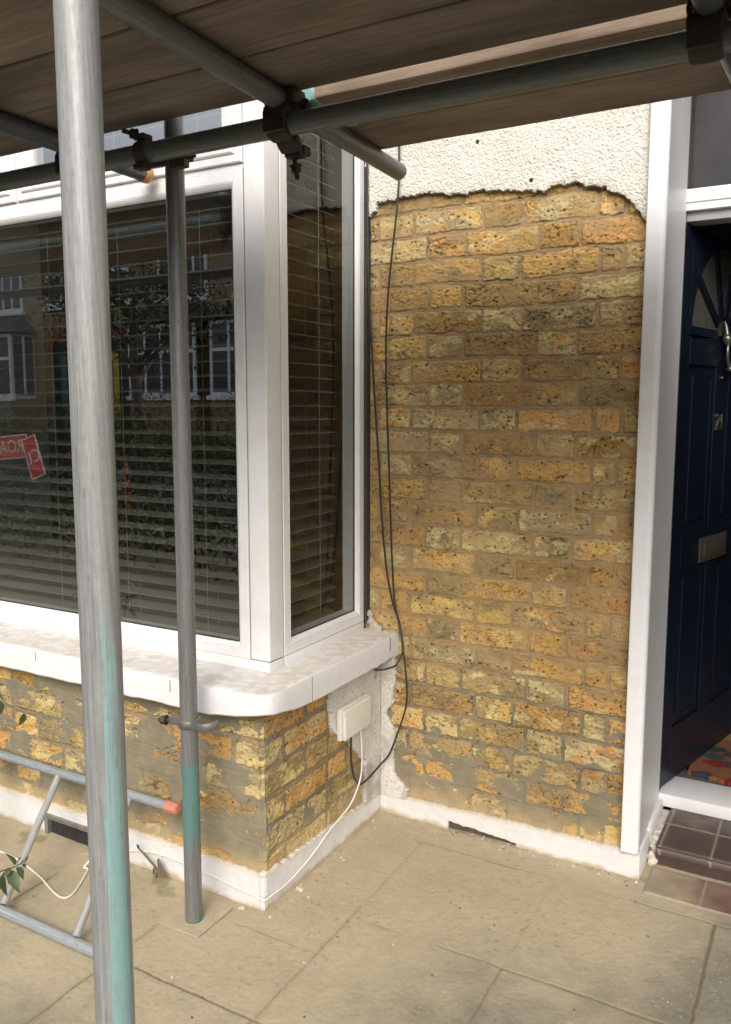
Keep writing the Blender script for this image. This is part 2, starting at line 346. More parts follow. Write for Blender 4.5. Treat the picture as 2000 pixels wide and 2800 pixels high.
# roughcast left in the inner corner under the sill: one piece per wall face, one mesh
def patch(name, u, v, org, ud, nd, mask, seed, parent):
    UU, ZZ = np.meshgrid(u, v); H = pebble(UU, ZZ, seed)*.7
    mk = mask(UU+.006*fbm(UU*30, ZZ*30, seed+1, 3)+.003*fbm(UU*120, ZZ*120, seed+2, 2), ZZ+.004*fbm(UU*60, ZZ*60, seed+3, 2))
    K = col(.66, .635, .58)*(1+.09*fbm(UU*14, ZZ*14, seed+4, 4)+.08*fbm(UU*75, ZZ*75, seed, 3))[..., None]
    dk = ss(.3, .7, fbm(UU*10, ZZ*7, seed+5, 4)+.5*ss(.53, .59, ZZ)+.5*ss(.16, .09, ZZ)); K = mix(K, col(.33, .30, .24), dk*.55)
    sp = ss(.62, .75, fbm(UU*130, ZZ*130, seed+6, 2)); K = mix(K, col(.22, .18, .13), sp*.7)
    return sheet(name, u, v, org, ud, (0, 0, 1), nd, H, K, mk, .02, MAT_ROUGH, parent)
lp = sorted([(on(x, y, 0, 0).z, on(x, y, 0, 0).y) for x, y in [(908, 1880), (908, 1960), (915, 2005), (960, 2030), (985, 2065), (1000, 2080), (1004, 2130), (1000, 2185)]])
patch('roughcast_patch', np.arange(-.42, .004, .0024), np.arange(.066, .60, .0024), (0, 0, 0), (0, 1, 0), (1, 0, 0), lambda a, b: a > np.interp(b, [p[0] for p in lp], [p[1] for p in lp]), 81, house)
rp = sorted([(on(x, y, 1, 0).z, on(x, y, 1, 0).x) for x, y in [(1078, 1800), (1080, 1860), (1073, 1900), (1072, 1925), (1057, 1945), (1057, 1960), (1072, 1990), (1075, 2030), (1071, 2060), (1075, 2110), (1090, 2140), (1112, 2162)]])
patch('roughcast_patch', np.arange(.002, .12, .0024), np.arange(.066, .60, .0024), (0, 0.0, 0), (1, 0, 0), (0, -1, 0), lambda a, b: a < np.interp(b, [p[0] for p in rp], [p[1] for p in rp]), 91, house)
# painted plinth with ragged top, three faces
def plinth(name, u, org, ud, nd, top0, top1, seed, notch=None):
    v = np.arange(-.03, .135, .0022); UU, ZZ = np.meshgrid(u, v)
    t = np.interp(UU, [u[0], u[-1]], [top0, top1])+.004*fbm(UU*16, UU*0, seed, 3)+.0035*fbm(UU*60, ZZ*60, seed+1, 3)
    mk = ZZ < t
    if notch: mk &= ~notch(UU, ZZ)
    H = .0016*fbm(UU*9, ZZ*9, seed+2, 3)+.0005*fbm(UU*60, ZZ*60, seed+3, 3)
    K = col(.69, .685, .675)*(1+.05*fbm(UU*20, ZZ*20, seed+4, 4))[..., None]
    K = mix(K, col(.46, .37, .23), np.clip(ss(.022, .0, ZZ+.014*fbm(UU*18, ZZ*18, seed+5, 4))*.9, 0, 1))
    K = mix(K, col(.5, .47, .40), ss(.5, .8, fbm(UU*22, ZZ*34, seed+6, 4))*.3)
    K = mix(K, col(.55, .45, .30), ss(.012, .0, t-ZZ)*.6)
    return sheet(name, u, v, org, ud, (0, 0, 1), nd, H, K, mk, .02, MAT_PLINTH, house)
n0, n1 = .268, .513
SKT = .006
plinth('plinth', np.arange(0.0, .913, .0022), (0, 0, 0), (1, 0, 0), (0, -1, 0), .072, .09, 101, lambda a, b: (a > n0) & (a < n1) & (b < .031-.018*(a-n0)/(n1-n0)+.003*fbm(a*40, b*40, 9, 2)))
plinth('plinth', np.arange(-.704, 0.0, .0022), (0, 0, 0), (0, 1, 0), (1, 0, 0), .110, .074, 111)
plinth('plinth', np.arange(-2.16, .0012, .0024), (0, -.703, 0), (1, 0, 0), (0, -1, 0), .104, .110, 121, lambda a, b: (a > -.922) & (a < -.692) & (b < .071))
boxobj('plinth_return', .88, .9115, .002, .16, -.03, .088, MAT_WHITE, house, .004)
bm = bmesh.new(); box(bm, n0-.02, n1+.02, .012, .03, -.05, .04); obj('vent_opening', bm, M('vent_dark', (.085, .07, .05), rough=1, var=.5, vscale=60), house)
M('dusty_bed', (.42, .35, .24), rough=1, var=.2, vscale=60, bump=.5, bscale=120)
for a_, b_ in ((-2.15, -.93), (-.684, -.0045)): boxobj('plinth_fill', a_, b_, -.698, -.64, -.03, .098, bpy.data.materials['dusty_bed'], house)
boxobj('plinth_corner', -.022, -.0009, -.7017, -.68, -.03, .1125, M('corner_paint', (.68, .675, .66), rough=.7), house, .002)
boxobj('plinth_fill', -.93, -.684, -.665, -.64, -.03, .098, MAT_DARK, house)
boxobj('plinth_fill', -.05, -.0045, -.639, .0, -.03, .066, bpy.data.materials['dusty_bed'], house)
# front air vent
vm = M('vent_metal', (.23, .22, .19), rough=.6, metal=.4, var=.3, vscale=50)
bm = bmesh.new()
for (a, b, c, d) in ((-.925, -.690, .058, .074), (-.925, -.690, -.03, -.014), (-.925, -.908, -.014, .058), (-.707, -.690, -.014, .058)): box(bm, a, b, -.712, -.69, c, d, .002, 1)
av = obj('air_vent', bm, vm, house)
bm = bmesh.new(); box(bm, -.91, -.70, -.692, -.684, -.02, .064)
for i in range(24):
    x = -.904+i*.0085; box(bm, x, x+.004, -.698, -.691, -.014, .058)
obj('louvre', bm, M('vent_mesh', (.045, .045, .045), rough=.8), av)
# window sill, chamfered at the corner, rough underside
SZ = .669; SX, SY = .056, -.757
bm = bmesh.new()
outl = [(-2.25, SY), (-.09, SY), (-.012, SY+.005), (.026, SY+.011), (.043, SY+.022), (.052, SY+.042), (SX, SY+.075), (.056, -.53), (.060, -.26), (.061, .018), (-.12, .018), (-.12, -.50), (-2.25, -.50)]
pts = []
for (a, b) in zip(outl, outl[1:]+outl[:1]):
    n = max(1, int(math.dist(a, b)/.03))
    for i in range(n): pts.append((a[0]+(b[0]-a[0])*i/n, a[1]+(b[1]-a[1])*i/n))
cxy = (-.3, -.4)
def ins(p, d):
    q = Vector((max(p[0]-d*1.0, p[0]-d) if p[0] > -.05 else p[0], p[1]+d if p[1] < -.52 else p[1])); return q
rings = []
for zz, d in ((SZ, .006), (SZ-.003, .0015), (SZ-.007, 0), (SZ-.045, 0), (SZ-.080, 0), (SZ-.086, .006)):
    ring = []
    for i, p in enumerate(pts):
        q = ins(p, d) if i < len(pts) else p
        w = 0
        if zz < SZ-.07: w = .0035*fbm(np.array([p[0]*14.]), np.array([p[1]*14.]), 140, 3)[0]+.0028*fbm(np.array([p[0]*75.]), np.array([p[1]*75.]), 141, 3)[0]+.024*math.exp(-((p[0]-.03)/.10)**2-((p[1]+.73)/.10)**2)
        ring.append(bm.verts.new((q[0], q[1], zz+w)))
    rings.append(ring)
N = len(pts)
for a, b in zip(rings, rings[1:]):
    for i in range(N): bm.faces.new((a[i], b[i], b[(i+1) % N], a[(i+1) % N]))
bm.faces.new(rings[0][::-1]) if False else None
tf = bm.faces.new(rings[0]); bf = bm.faces.new(rings[-1][::-1])
bmesh.ops.triangulate(bm, faces=[tf, bf]); 
for _ in range(3):
    le = [e for e in bm.edges if e.calc_length() > .06 and abs(e.verts[0].co.z-SZ) < .002 and abs(e.verts[1].co.z-SZ) < .002]
    bmesh.ops.subdivide_edges(bm, edges=le, cuts=3); bmesh.ops.triangulate(bm, faces=bm.faces[:])
bmesh.ops.recalc_face_normals(bm, faces=bm.faces[:])
sill = obj('window_sill', bm, MAT_SILL, house, smooth=35)
def vcol(o, fn):
    me = o.data; n = len(me.vertices); co = np.empty(n*3, np.float32); me.vertices.foreach_get('co', co); co = co.reshape(-1, 3)
    at = me.attributes.new('Col', 'FLOAT_COLOR', 'POINT'); cc = np.ones((n, 4), np.float32); cc[:, :3] = fn(co); at.data.foreach_set('color', cc.ravel())
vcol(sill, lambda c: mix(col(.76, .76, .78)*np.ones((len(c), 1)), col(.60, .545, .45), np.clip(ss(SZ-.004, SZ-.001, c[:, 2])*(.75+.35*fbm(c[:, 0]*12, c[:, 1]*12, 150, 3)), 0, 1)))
MCR = M('sill_crack', (.25, .235, .21), rough=1)
for b6 in [(x-.0015, x+.0015, SY-.0012, SY+.002, SZ-.006-h, SZ-.006) for x, h in ((-.87, .03), (-.29, .034), (-.60, .010))]+[(.0555, .0572, -.531, -.529, SZ-.083, SZ-.004), (.059, .0621, -.046, -.042, SZ-.05, SZ-.004)]:
    boxobj('sill_crack', *b6, MCR, sill)
bm = bmesh.new()
rs_ = random.Random(4)
for i in range(60):
    t_ = rs_.random(); q = Vector((-.052+.10*t_**1.3+rs_.gauss(0, .004), .008+rs_.gauss(0, .004), SZ-.004+(.075*(1-t_)**2.2)*rs_.random()))
    bmesh.ops.create_icosphere(bm, subdivisions=2, radius=rs_.uniform(.006, .010), matrix=Matrix.Translation(q))
for vv in bm.verts: vv.co += Vector((rs_.gauss(0, .0012), rs_.gauss(0, .0012), rs_.gauss(0, .0012)))
fl_ = obj('filler_lump', bm, M('filler', (.46, .43, .37), rough=.95, var=.25, vscale=60, bump=.5, bscale=160), sill)
md = fl_.modifiers.new('fuse', 'REMESH'); md.mode = 'VOXEL'; md.voxel_size = .0028; md.use_smooth_shade = True; md = fl_.modifiers.new('soft', 'SMOOTH'); md.iterations = 8

# ------------------------------------------------------------------ windows
def ring(bm, a0, a1, z0, z1, prof, plane, at):
    """sweep a profile [(inset, depth)] round a rectangle; plane 'x' or 'y' facing +x or -y"""
    rs = []
    for ins_, dep in prof:
        c = []
        for a, z in ((a0+ins_, z0+ins_), (a1-ins_, z0+ins_), (a1-ins_, z1-ins_), (a0+ins_, z1-ins_)):
            c.append(bm.verts.new((a, at-dep, z) if plane == 'y' else (at+dep, a, z)))
        rs.append(c)
    for p, q in zip(rs, rs[1:]):
        for i in range(4): bm.faces.new((p[i], p[(i+1) % 4], q[(i+1) % 4], q[i]))
    bmesh.ops.recalc_face_normals(bm, faces=bm.faces[:])
PROF = [(0, -.06), (0, -.002), (.002, 0), (.029, 0), (.0305, -.0018), (.032, -.0002), (.040, -.004), (.0455, -.011), (.0455, -.06)]
SASH = [(0, -.05), (0, .004), (.003, .007), (.022, .007), (.024, .003), (.026, .010), (.030, .013), (.058, .013), (.066, .008), (.071, -.004), (.071, -.05)]
ZT = 2.66
FY, RX = -.573, -.065
def pane(a0, a1, z0, z1, plane, at, parent):
    bm = bmesh.new()
    if plane == 'y': v = [bm.verts.new(p) for p in ((a0, at, z0), (a1, at, z0), (a1, at, z1), (a0, at, z1))]
    else: v = [bm.verts.new(p) for p in ((at, a0, z0), (at, a1, z0), (at, a1, z1), (at, a0, z1))]
    bm.faces.new(v); bm.normal_update()
    return obj('pane', bm, MAT_GLASS if plane == 'y' else MAT_GLASS2, parent)
def gasket(a0, a1, z0, z1, plane, at, parent):
    bm = bmesh.new(); ring(bm, a0, a1, z0, z1, [(-.002, .0), (.003, .0), (.0035, -.004)], plane, at); return obj('gasket', bm, MAT_SEAL, parent)
# front window
bm = bmesh.new(); ring(bm, -2.02, -.139, .699, 2.118, PROF, 'y', FY); fw = obj('window', bm, MAT_UPVC, house, 30)
fw['label'] = 'wide front bay window with white frame'
gasket(-2.02+.0455, -.139-.0455, .699+.0455, 2.118-.0455, 'y', FY+.011, fw)
pane(-2.02+.044, -.139-.044, .699+.044, 2.118-.044, 'y', FY+.016, fw)
for a0, a1 in ((-1.074, -.137), (-2.02, -1.084)):
    bm = bmesh.new(); ring(bm, a0, a1, 2.136, ZT, SASH, 'y', FY); o = obj('top_sash', bm, MAT_UPVC, fw, 30)
    pane(a0+.069, a1-.069, 2.136+.069, ZT-.069, 'y', FY+.01, fw)
bm = bmesh.new(); box(bm, -2.03, -.138, FY+.003, FY+.06, 2.1185, 2.1355, .001, 1); box(bm, -1.0835, -1.0745, FY+.004, FY+.06, 2.137, ZT, 0)
obj('transom', bm, MAT_UPVC, fw)
# return window
bm = bmesh.new(); ring(bm, -.495, -.006, .700, ZT, PROF, 'x', RX); rw = obj('window', bm, MAT_UPVC, house, 30)
rw['label'] = 'narrow tall side window of the bay with white frame'
gasket(-.495+.0455, -.006-.0455, .7455, ZT-.0455, 'x', RX-.011, rw)
pane(-.495+.044, -.006-.044, .744, ZT-.044, 'x', RX-.016, rw)
# corner post, base rails, head
boxobj('corner_post', -.1355, RX, FY, -.499, SZ+.0315, ZT+.05, MAT_WHITE, house, .005, 3)
bm = bmesh.new()
box(bm, -2.06, RX-.001, FY+.001, FY+.08, SZ-.002, SZ+.0295, .004, 2); box(bm, RX-.07, RX-.0005, FY+.082, -.002, SZ-.002, SZ+.0295, .004, 2)
obj('frame_base', bm, MAT_WHITE, house, 40)
bm = bmesh.new(); box(bm, -.137, RX-.003, FY+.004, FY+.07, SZ+.0295, SZ+.0315); box(bm, -.1385, -.1356, FY+.005, FY+.05, .70, ZT); box(bm, RX-.05, RX-.004, -.499, -.4955, .70, ZT)
obj('frame_gap', bm, M('dark_gap', (.10, .095, .085), rough=1), house)  # near-black strips filling the grooves between frame, post and base rail
bm = bmesh.new(); box(bm, -2.10, RX+.006, FY-.006, -.45, ZT+.05, ZT+.30, .004); box(bm, -.30, RX+.0055, -.448, -.001, ZT+.05, ZT+.298, .003)
box(bm, -2.12, -2.03, FY, .30, SZ, ZT+.05); box(bm, -2.1, -.138, FY+.02, FY+.06, ZT+.001, ZT+.049); box(bm, -.12, RX-.01, -.497, -.003, ZT+.001, ZT+.049)
obj('bay_head', bm, MAT_WHITE, house)
bm = bmesh.new(); box(bm, -.069, -.054, -.005, .018, .70, 2.25); obj('corner_gap', bm, M('corner_dark', (.05, .042, .035), rough=1, var=.5, vscale=70, bump=.8, bscale=120), house)  # dark rough strip filling the joint between window and wall

# venetian blinds hanging inside
def blind(name, label, a0, a1, z0, z1, plane, at, cords):
    b = empty(name, (0, 0, 0), label=label, cat='blind', group='venetian blinds inside the bay')
    n = int((z1-z0)/.0445); w = .050
    for i in range(n):
        z = z0+i*.0445; bm = bmesh.new(); L = []
        for s in range(5):
            t = (s/4-.5)*w; h = .0012*(1-(2*s/4-1)**2)
            L.append((t, h))
        for dz in (0, .0022):
            pass
        vv = []
        for aa in (a0, a1):
            row = []
            for t, h in L+[(t, h-.0026) for t, h in L[::-1]]:
                zz = z+h+t*.17+.0015*math.sin(i*2.3+aa*1.7)
                row.append(bm.verts.new((aa, at+t, zz) if plane == 'y' else (at-t, aa, zz)))
            vv.append(row)
        k = len(vv[0])
        for j in range(k): bm.faces.new((vv[0][j], vv[0][(j+1) % k], vv[1][(j+1) % k], vv[1][j]))
        bm.faces.new(vv[0]); bm.faces.new(vv[1][::-1]); bmesh.ops.recalc_face_normals(bm, faces=bm.faces[:])
        obj('slat', bm, MAT_BLIND, b)
    for c in cords:
        bm = bmesh.new()
        for q in (-.026, .026):
            sweep(bm, [(c, at+q, z0-.02), (c, at+q, z1)] if plane == 'y' else [(at-q, c, z0-.02), (at-q, c, z1)], .0009, 6)
        obj('ladder_cord', bm, MAT_CORD, b)
    bm = bmesh.new()
    box(bm, *((a0, a1, at-.028, at+.028) if plane == 'y' else (at-.028, at+.028, a0, a1)), z1, z1+.045, .003); obj('headrail', bm, MAT_BLIND, b)
    return b
blind('venetian_blind', 'wide wooden slatted blind behind the front bay pane, slats open', -2.0, -.17, .752, 2.52, 'y', -.497, [-1.75, -1.36, -1.005, -.68, -.34])
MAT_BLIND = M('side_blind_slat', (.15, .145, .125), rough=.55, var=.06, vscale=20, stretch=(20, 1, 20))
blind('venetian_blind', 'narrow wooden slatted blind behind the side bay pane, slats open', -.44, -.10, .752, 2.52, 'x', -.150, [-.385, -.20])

# dark rooms behind
def room(name, x0, x1, y0, y1, z0, z1, mat, open_side='-y'):
    bm = bmesh.new(); box(bm, x0, x1, y0, y1, z0, z1)
    for f in bm.faces[:]:
        f.normal_flip()
    for f in bm.faces[:]:
        if f.calc_center_median().y < y0+1e-4: bm.faces.remove(f)
    return obj(name, bm, mat, house)
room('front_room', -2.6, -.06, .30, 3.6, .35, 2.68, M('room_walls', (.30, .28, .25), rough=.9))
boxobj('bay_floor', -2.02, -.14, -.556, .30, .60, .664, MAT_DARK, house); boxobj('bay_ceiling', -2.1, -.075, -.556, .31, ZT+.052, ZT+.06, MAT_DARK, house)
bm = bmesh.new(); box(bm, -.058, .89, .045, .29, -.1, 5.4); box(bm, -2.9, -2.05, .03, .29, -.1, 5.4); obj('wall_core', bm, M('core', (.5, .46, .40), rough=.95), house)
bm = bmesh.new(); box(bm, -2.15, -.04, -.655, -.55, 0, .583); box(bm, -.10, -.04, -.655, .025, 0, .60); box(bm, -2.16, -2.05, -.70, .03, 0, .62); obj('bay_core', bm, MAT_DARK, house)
bm = bmesh.new(); box(bm, -.058, .86, .003, .025, 2.72, 5.4); box(bm, .86, 2.6, .0, .29, 2.75, 5.4); box(bm, -2.12, RX, FY, .02, ZT+.31, ZT+.42); box(bm, -2.9, RX, -.0, .30, 3.09, 5.4)
box(bm, 1.95, 2.6, 0, .29, -.05, 2.749); obj('upper_wall', bm, M('roughcast_far', (.74, .71, .66), rough=.95, var=.08, vscale=30, bump=.9, bscale=60), house)

nb = M('neighbour_render', (.60, .56, .48), rough=.95, var=.12, vscale=12, bump=.6, bscale=60)
boxobj('neighbour_wall', -9, -2.905, .0, .3, -.05, 5.4, nb, house); boxobj('neighbour_wall', 2.605, 9, .0, .3, -.05, 5.4, nb, house)
# ------------------------------------------------------------------ doorway
bm = bmesh.new()
prof = [(.857, .03), (.857, -.021), (.859, -.023), (.893, -.023), (.899, -.022), (.905, -.018), (.909, -.010), (.909, .002), (.907, .006), (.8945, .405), (.86, .41)]
lo = [bm.verts.new((x, y, .094)) for x, y in prof]; hi = [bm.verts.new((x, y, 2.75)) for x, y in prof]
for i in range(len(prof)-1): bm.faces.new((lo[i], lo[i+1], hi[i+1], hi[i]))
bm.faces.new(lo[::-1]); bm.faces.new(hi)
obj('door_pilaster', bm, MAT_WHITE, house, 30)
boxobj('door_pilaster_foot', .8945, .912, .165, .40, .06, .094, MAT_WHITE, house, .003)
dfm = boxobj('door_frame', .88, 1.95, .41, .50, 2.085, 2.152, MAT_WHITE, house, .004)
boxobj('transom_bar', .88, 1.95, .405, .49, 2.110, 2.152, MAT_WHITE, dfm, .003)
boxobj('transom_lip', .88, 1.95, .43, .52, 2.055, 2.0845, M('grey_paint', (.36, .36, .36), rough=.5), dfm, .003)
boxobj('frame_post', 1.80, 1.95, .412, .50, .112, 2.085, MAT_WHITE, dfm, .004)
bm = bmesh.new(); vv = [bm.verts.new(p) for p in ((.89, .45, 2.152), (1.95, .45, 2.152), (1.95, .45, 2.76), (.89, .45, 2.76))]; bm.faces.new(vv)
obj('fanlight_pane', bm, M('fanlight_glass', (.042, .043, .044), rough=.22, var=.15, vscale=12), dfm)
boxobj('door_sill', .892, 1.95, .405, .58, .066, .112, MAT_WHITE, house, .006)
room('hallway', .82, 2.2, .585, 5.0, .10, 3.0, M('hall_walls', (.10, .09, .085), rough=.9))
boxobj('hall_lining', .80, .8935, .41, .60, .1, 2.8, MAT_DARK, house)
# door, swung inwards; local x along the leaf, local y out of its outer face
dang = R(13.6); hin = Vector((.887, .400, 0))
du_ = Vector((math.sin(dang), math.cos(dang), 0)); dn_ = Vector((math.cos(dang), -math.sin(dang), 0))
DM = Matrix(((du_.x, dn_.x, 0, hin.x), (du_.y, dn_.y, 0, hin.y), (0, 0, 1, 0), (0, 0, 0, 1)))
def dlocal(bm): bmesh.ops.transform(bm, matrix=DM, verts=bm.verts[:])
bm = bmesh.new(); DWD, DZ0, DZ1 = .80, .118, 2.05
box(bm, 0, DWD, -.044, -.008, DZ0, DZ1)
def rail(a, b, c, d): box(bm, a, b, -.007, .0, c, d, .002, 1)
rail(0, .11, DZ0, DZ1); rail(DWD-.11, DWD, DZ0, DZ1); rail(.11, .69, DZ0, .32); rail(.11, .69, .89, 1.02); rail(.11, .69, 1.60, 1.69); rail(.11, .69, 2.025, DZ1); rail(.35, .45, .32, .89); rail(.35, .45, 1.02, 1.60)
for a, b, c, d in ((.11, .35, .32, .89), (.45, .69, .32, .89), (.11, .35, 1.02, 1.60), (.45, .69, 1.02, 1.60)):
    box(bm, a+.035, b-.035, -.0078, -.002, c+.035, d-.035, .0055, 1)
# sunburst head: bars over the glazing, solid spandrel above
cxs, cz0, rr_ = .40, 1.715, .29
for i in range(6):
    a = math.pi*i/5
    v4 = box(bm, .06, rr_+.03, -.0075, .003, -.014, .014, 0, 1, Matrix.Translation((cxs, 0, cz0)) @ Matrix.Rotation(-a, 4, 'Y'))
for i in range(40):
    a0, a1 = math.pi*i/40, math.pi*(i+1)/40
    q = []
    for yy in (-.0075, .001):
        for a in (a0, a1):
            k = 1/max(abs(math.cos(a)/.30), abs(math.sin(a)/.33))
            q += [Vector((cxs+math.cos(a)*rr_, yy, cz0+math.sin(a)*(rr_+.01))), Vector((cxs+math.cos(a)*max(k, rr_+.02), yy, cz0+math.sin(a)*max(k, rr_+.02)))]
    vs = [bm.verts.new(p) for p in q]
    for f in ((4, 5, 7, 6), (0, 2, 3, 1), (0, 4, 6, 2), (1, 3, 7, 5)): bm.faces.new([vs[i] for i in f])
bmesh.ops.recalc_face_normals(bm, faces=bm.faces[:])
dlocal(bm); door = obj('front_door', bm, MAT_DOOR, house)
bm = bmesh.new(); vs = [bm.verts.new((cxs+math.cos(math.pi*i/24)*rr_, -.0072, cz0+math.sin(math.pi*i/24)*(rr_+.01))) for i in range(25)]; bm.faces.new(vs)
dlocal(bm); obj('door_pane', bm, M('obscure_glass', (.075, .072, .06), rough=.25, var=.2, vscale=30, bump=.5, bscale=90), door)
bm = bmesh.new(); box(bm, .27, .53, .0, .006, .895, .985, .003); box(bm, .30, .50, .006, .011, .912, .968, .003); dlocal(bm); obj('letter_plate', bm, MAT_BRASS, door, 40)
bm = bmesh.new(); bmesh.ops.create_uvsphere(bm, u_segments=16, v_segments=10, radius=.022, matrix=Matrix.Translation((.40, .02, 1.535)) @ Matrix.Diagonal((1, 1, 1.4, 1)))
sweep(bm, [(.40, .018, 1.56), (.40, .012, 1.60), (.40, .004, 1.625)], [.012, .008, .004], 10)
ringp = smoothpath([(.40, .03, 1.53), (.374, .034, 1.50), (.366, .036, 1.455), (.382, .037, 1.405), (.40, .038, 1.388), (.418, .037, 1.405), (.434, .036, 1.455), (.426, .034, 1.50), (.40, .03, 1.53)], 6)
sweep(bm, ringp, .0075, 8); bmesh.ops.create_uvsphere(bm, u_segments=14, v_segments=8, radius=.017, matrix=Matrix.Translation((.40, .038, 1.388))); bmesh.ops.create_uvsphere(bm, u_segments=12, v_segments=8, radius=.008, matrix=Matrix.Translation((.40, .004, 1.345)))
bmesh.ops.transform(bm, matrix=Matrix.Translation((.40, 0, 1.70)) @ Matrix.Diagonal((.8, .8, .72, 1)) @ Matrix.Translation((-.40, 0, -1.535)), verts=bm.verts[:])
dlocal(bm); obj('knocker', bm, M('knocker_metal', (.15, .145, .13), rough=.3, metal=.7, var=.2, vscale=40), door, 60)
def text_mesh(name, body, size, depth, mat, parent, mw, align='CENTER'):
    cu = bpy.data.curves.new(name, 'FONT'); cu.body = body; cu.size = size; cu.extrude = depth; cu.align_x = align; cu.align_y = 'CENTER'
    t = bpy.data.objects.new(name, cu); C.objects.link(t)
    me = bpy.data.meshes.new_from_object(t.evaluated_get(bpy.context.evaluated_depsgraph_get())); bpy.data.objects.remove(t)
    me.transform(mw); return link(name, me, mat, parent)
# letters: x along the leaf as read from outside (hinge on the left), y up
text_mesh('door_number', '21', .085, .002, MAT_BRASS, door, DM @ Matrix(((1, 0, 0, .40), (0, 0, 1, .003), (0, 1, 0, 1.40), (0, 0, 0, 1))))
# tiled doorstep
TILE = M('quarry_tile', attr=True, rough=.45, var=.12, vscale=60, bump=.12, bscale=140)
def tiles(UU, ZZ, xs, ys, base, seed, dust):
    dx = np.min([np.abs(UU-x) for x in xs], 0); dy = np.min([np.abs(ZZ-y) for y in ys], 0); g = ss(.0045, .0028, np.minimum(dx, dy))
    K = base*(1+.16*fbm(UU*10, ZZ*10, seed, 4)+.05*fbm(UU*80, ZZ*80, seed+1, 2))[..., None]
    K = mix(K, col(.44, .37, .25), np.clip(dust+.25*fbm(UU*16, ZZ*16, seed+2, 4), 0, 1)*.9)
    K = mix(K, col(.30, .27, .21), g*.85); return -.0025*g, K
u = np.arange(.938, 1.96, .004); v = np.arange(.118, .412, .004); UU, ZZ = np.meshgrid(u, v)
H, K = tiles(UU, ZZ, [.95+.152*i for i in range(8)], [.288, .42], col(.085, .060, .050), 201, .06-.3*ss(.3, .2, ZZ))
H = H-.012*ss(.134, .118, ZZ)**1.5
step = sheet('doorstep', u, v, (0, 0, .066), (1, 0, 0), (0, 1, 0), (0, 0, 1), H, K, None, .03, TILE, house)
bm = bmesh.new(); box(bm, .938, 1.96, .124, .41, -.02, .05); box(bm, .938, 1.96, .121, .135, .036, .060, .004); obj('step_riser', bm, M('riser_tile', (.07, .042, .036), rough=.5, var=.3, vscale=20), step)
bm = bmesh.new(); rs_ = random.Random(8)
for i in range(150):
    t = rs_.random(); q = Vector((.924+rs_.gauss(.004, .006), .115+t*.17, (.058*min(1, t*2.2+.2))*rs_.random()))
    bmesh.ops.create_icosphere(bm, subdivisions=2, radius=rs_.uniform(.007, .013), matrix=Matrix.Translation(q))
for vv in bm.verts: vv.co += Vector((rs_.gauss(0, .0015), rs_.gauss(0, .0015), rs_.gauss(0, .0015)))
fl_ = obj('mortar_fillet', bm, M('fillet', (.58, .54, .47), rough=.95, var=.3, vscale=50, bump=.6, bscale=160), step)
md = fl_.modifiers.new('fuse', 'REMESH'); md.mode = 'VOXEL'; md.voxel_size = .003; md.use_smooth_shade = True; md = fl_.modifiers.new('soft', 'SMOOTH'); md.iterations = 9
boxobj('fillet_core', .896, .9375, .172, .404, -.02, .058, bpy.data.materials['fillet'], step, .004)
# doormat
u = np.arange(.955, 1.75, .006); v = np.arange(.585, 1.15, .006); UU, ZZ = np.meshgrid(u, v)
K = .45*col(*S(176, 116, 72))*np.ones(UU.shape+(1,))
for i in range(46):
    cx, cy, rr0 = rnd.uniform(.95, 1.75), rnd.uniform(.58, 1.15), rnd.uniform(.025, .06); c_ = rnd.choice([S(60, 92, 88), S(160, 44, 44), S(44, 74, 70), S(176, 150, 84), S(120, 54, 40), S(70, 70, 90)])
    K = mix(K, col(*c_)*.5, ss(rr0, rr0*.85, np.hypot(UU-cx, (ZZ-cy)*1.4)+.012*fbm(UU*30, ZZ*30, i, 2)))
o = sheet('doormat', u, v, (0, 0, .113), (1, 0, 0), (0, 1, 0), (0, 0, 1), .004+.0015*fbm(UU*150, ZZ*150, 4, 2), K, (ZZ > .592+.03*ss(1.2, 1.0, UU)), .012, M('mat_pile', attr=True, rough=1, bump=.8, bscale=500), None)
tag(o, 'colourful orange, red and teal patterned mat inside the open blue door', 'doormat')

# ------------------------------------------------------------------ ground
st = .0032; u = np.arange(-1.75, 1.75, st); v = np.arange(-2.05, .16, st); UU, VV = np.meshgrid(u, v)
w = .002*fbm(UU*20, VV*20, 301, 3)
xs = [.23+.457*i for i in range(-5, 5)]; ys = [-2.005, -1.535, -1.065, -.595, -.12]
dx = np.min([np.abs(UU-x+w) for x in xs], 0); dy = np.min([np.abs(VV-y+w) for y in ys], 0); dj = np.minimum(dx, dy)
# distance from the foot of the walls
def segd(ax, ay, bx, by):
    t = np.clip(((UU-ax)*(bx-ax)+(VV-ay)*(by-ay))/((bx-ax)**2+(by-ay)**2), 0, 1); return np.hypot(UU-ax-t*(bx-ax), VV-ay-t*(by-ay))
dw = np.minimum(np.minimum(segd(0, 0, .93, 0), segd(0, 0, 0, -.703)), segd(0, -.703, -2, -.703))
dw = np.where(UU > .95, dw+.25*ss(.95, 1.2, UU), dw)
dust = ss(.86, .36, dw+.20*fbm(UU*2.2, VV*2.2, 305, 4)+.06*fbm(UU*14, VV*14, 306, 3))
dust = np.clip(dust*.96+.10*fbm(UU*30, VV*30, 307, 3)*dust, 0, 1)
tone = vn(np.floor((UU-.23)/.457)*7.3, np.floor((VV+.12)/.472)*5.1, 9)
slab = col(.185, .176, .135)*(.86+.3*tone+.24*fbm(UU*3.1, VV*3.1, 308, 5)+.12*fbm(UU*30, VV*30, 309, 4))[..., None]
slab = mix(slab, col(.27, .245, .18), ss(-.1, .5, fbm(UU*4, VV*4, 310, 5, .6))*.55); slab = mix(slab, col(.10, .095, .07), ss(.25, .6, fbm(UU*6, VV*6, 340, 6, .62))*.45)
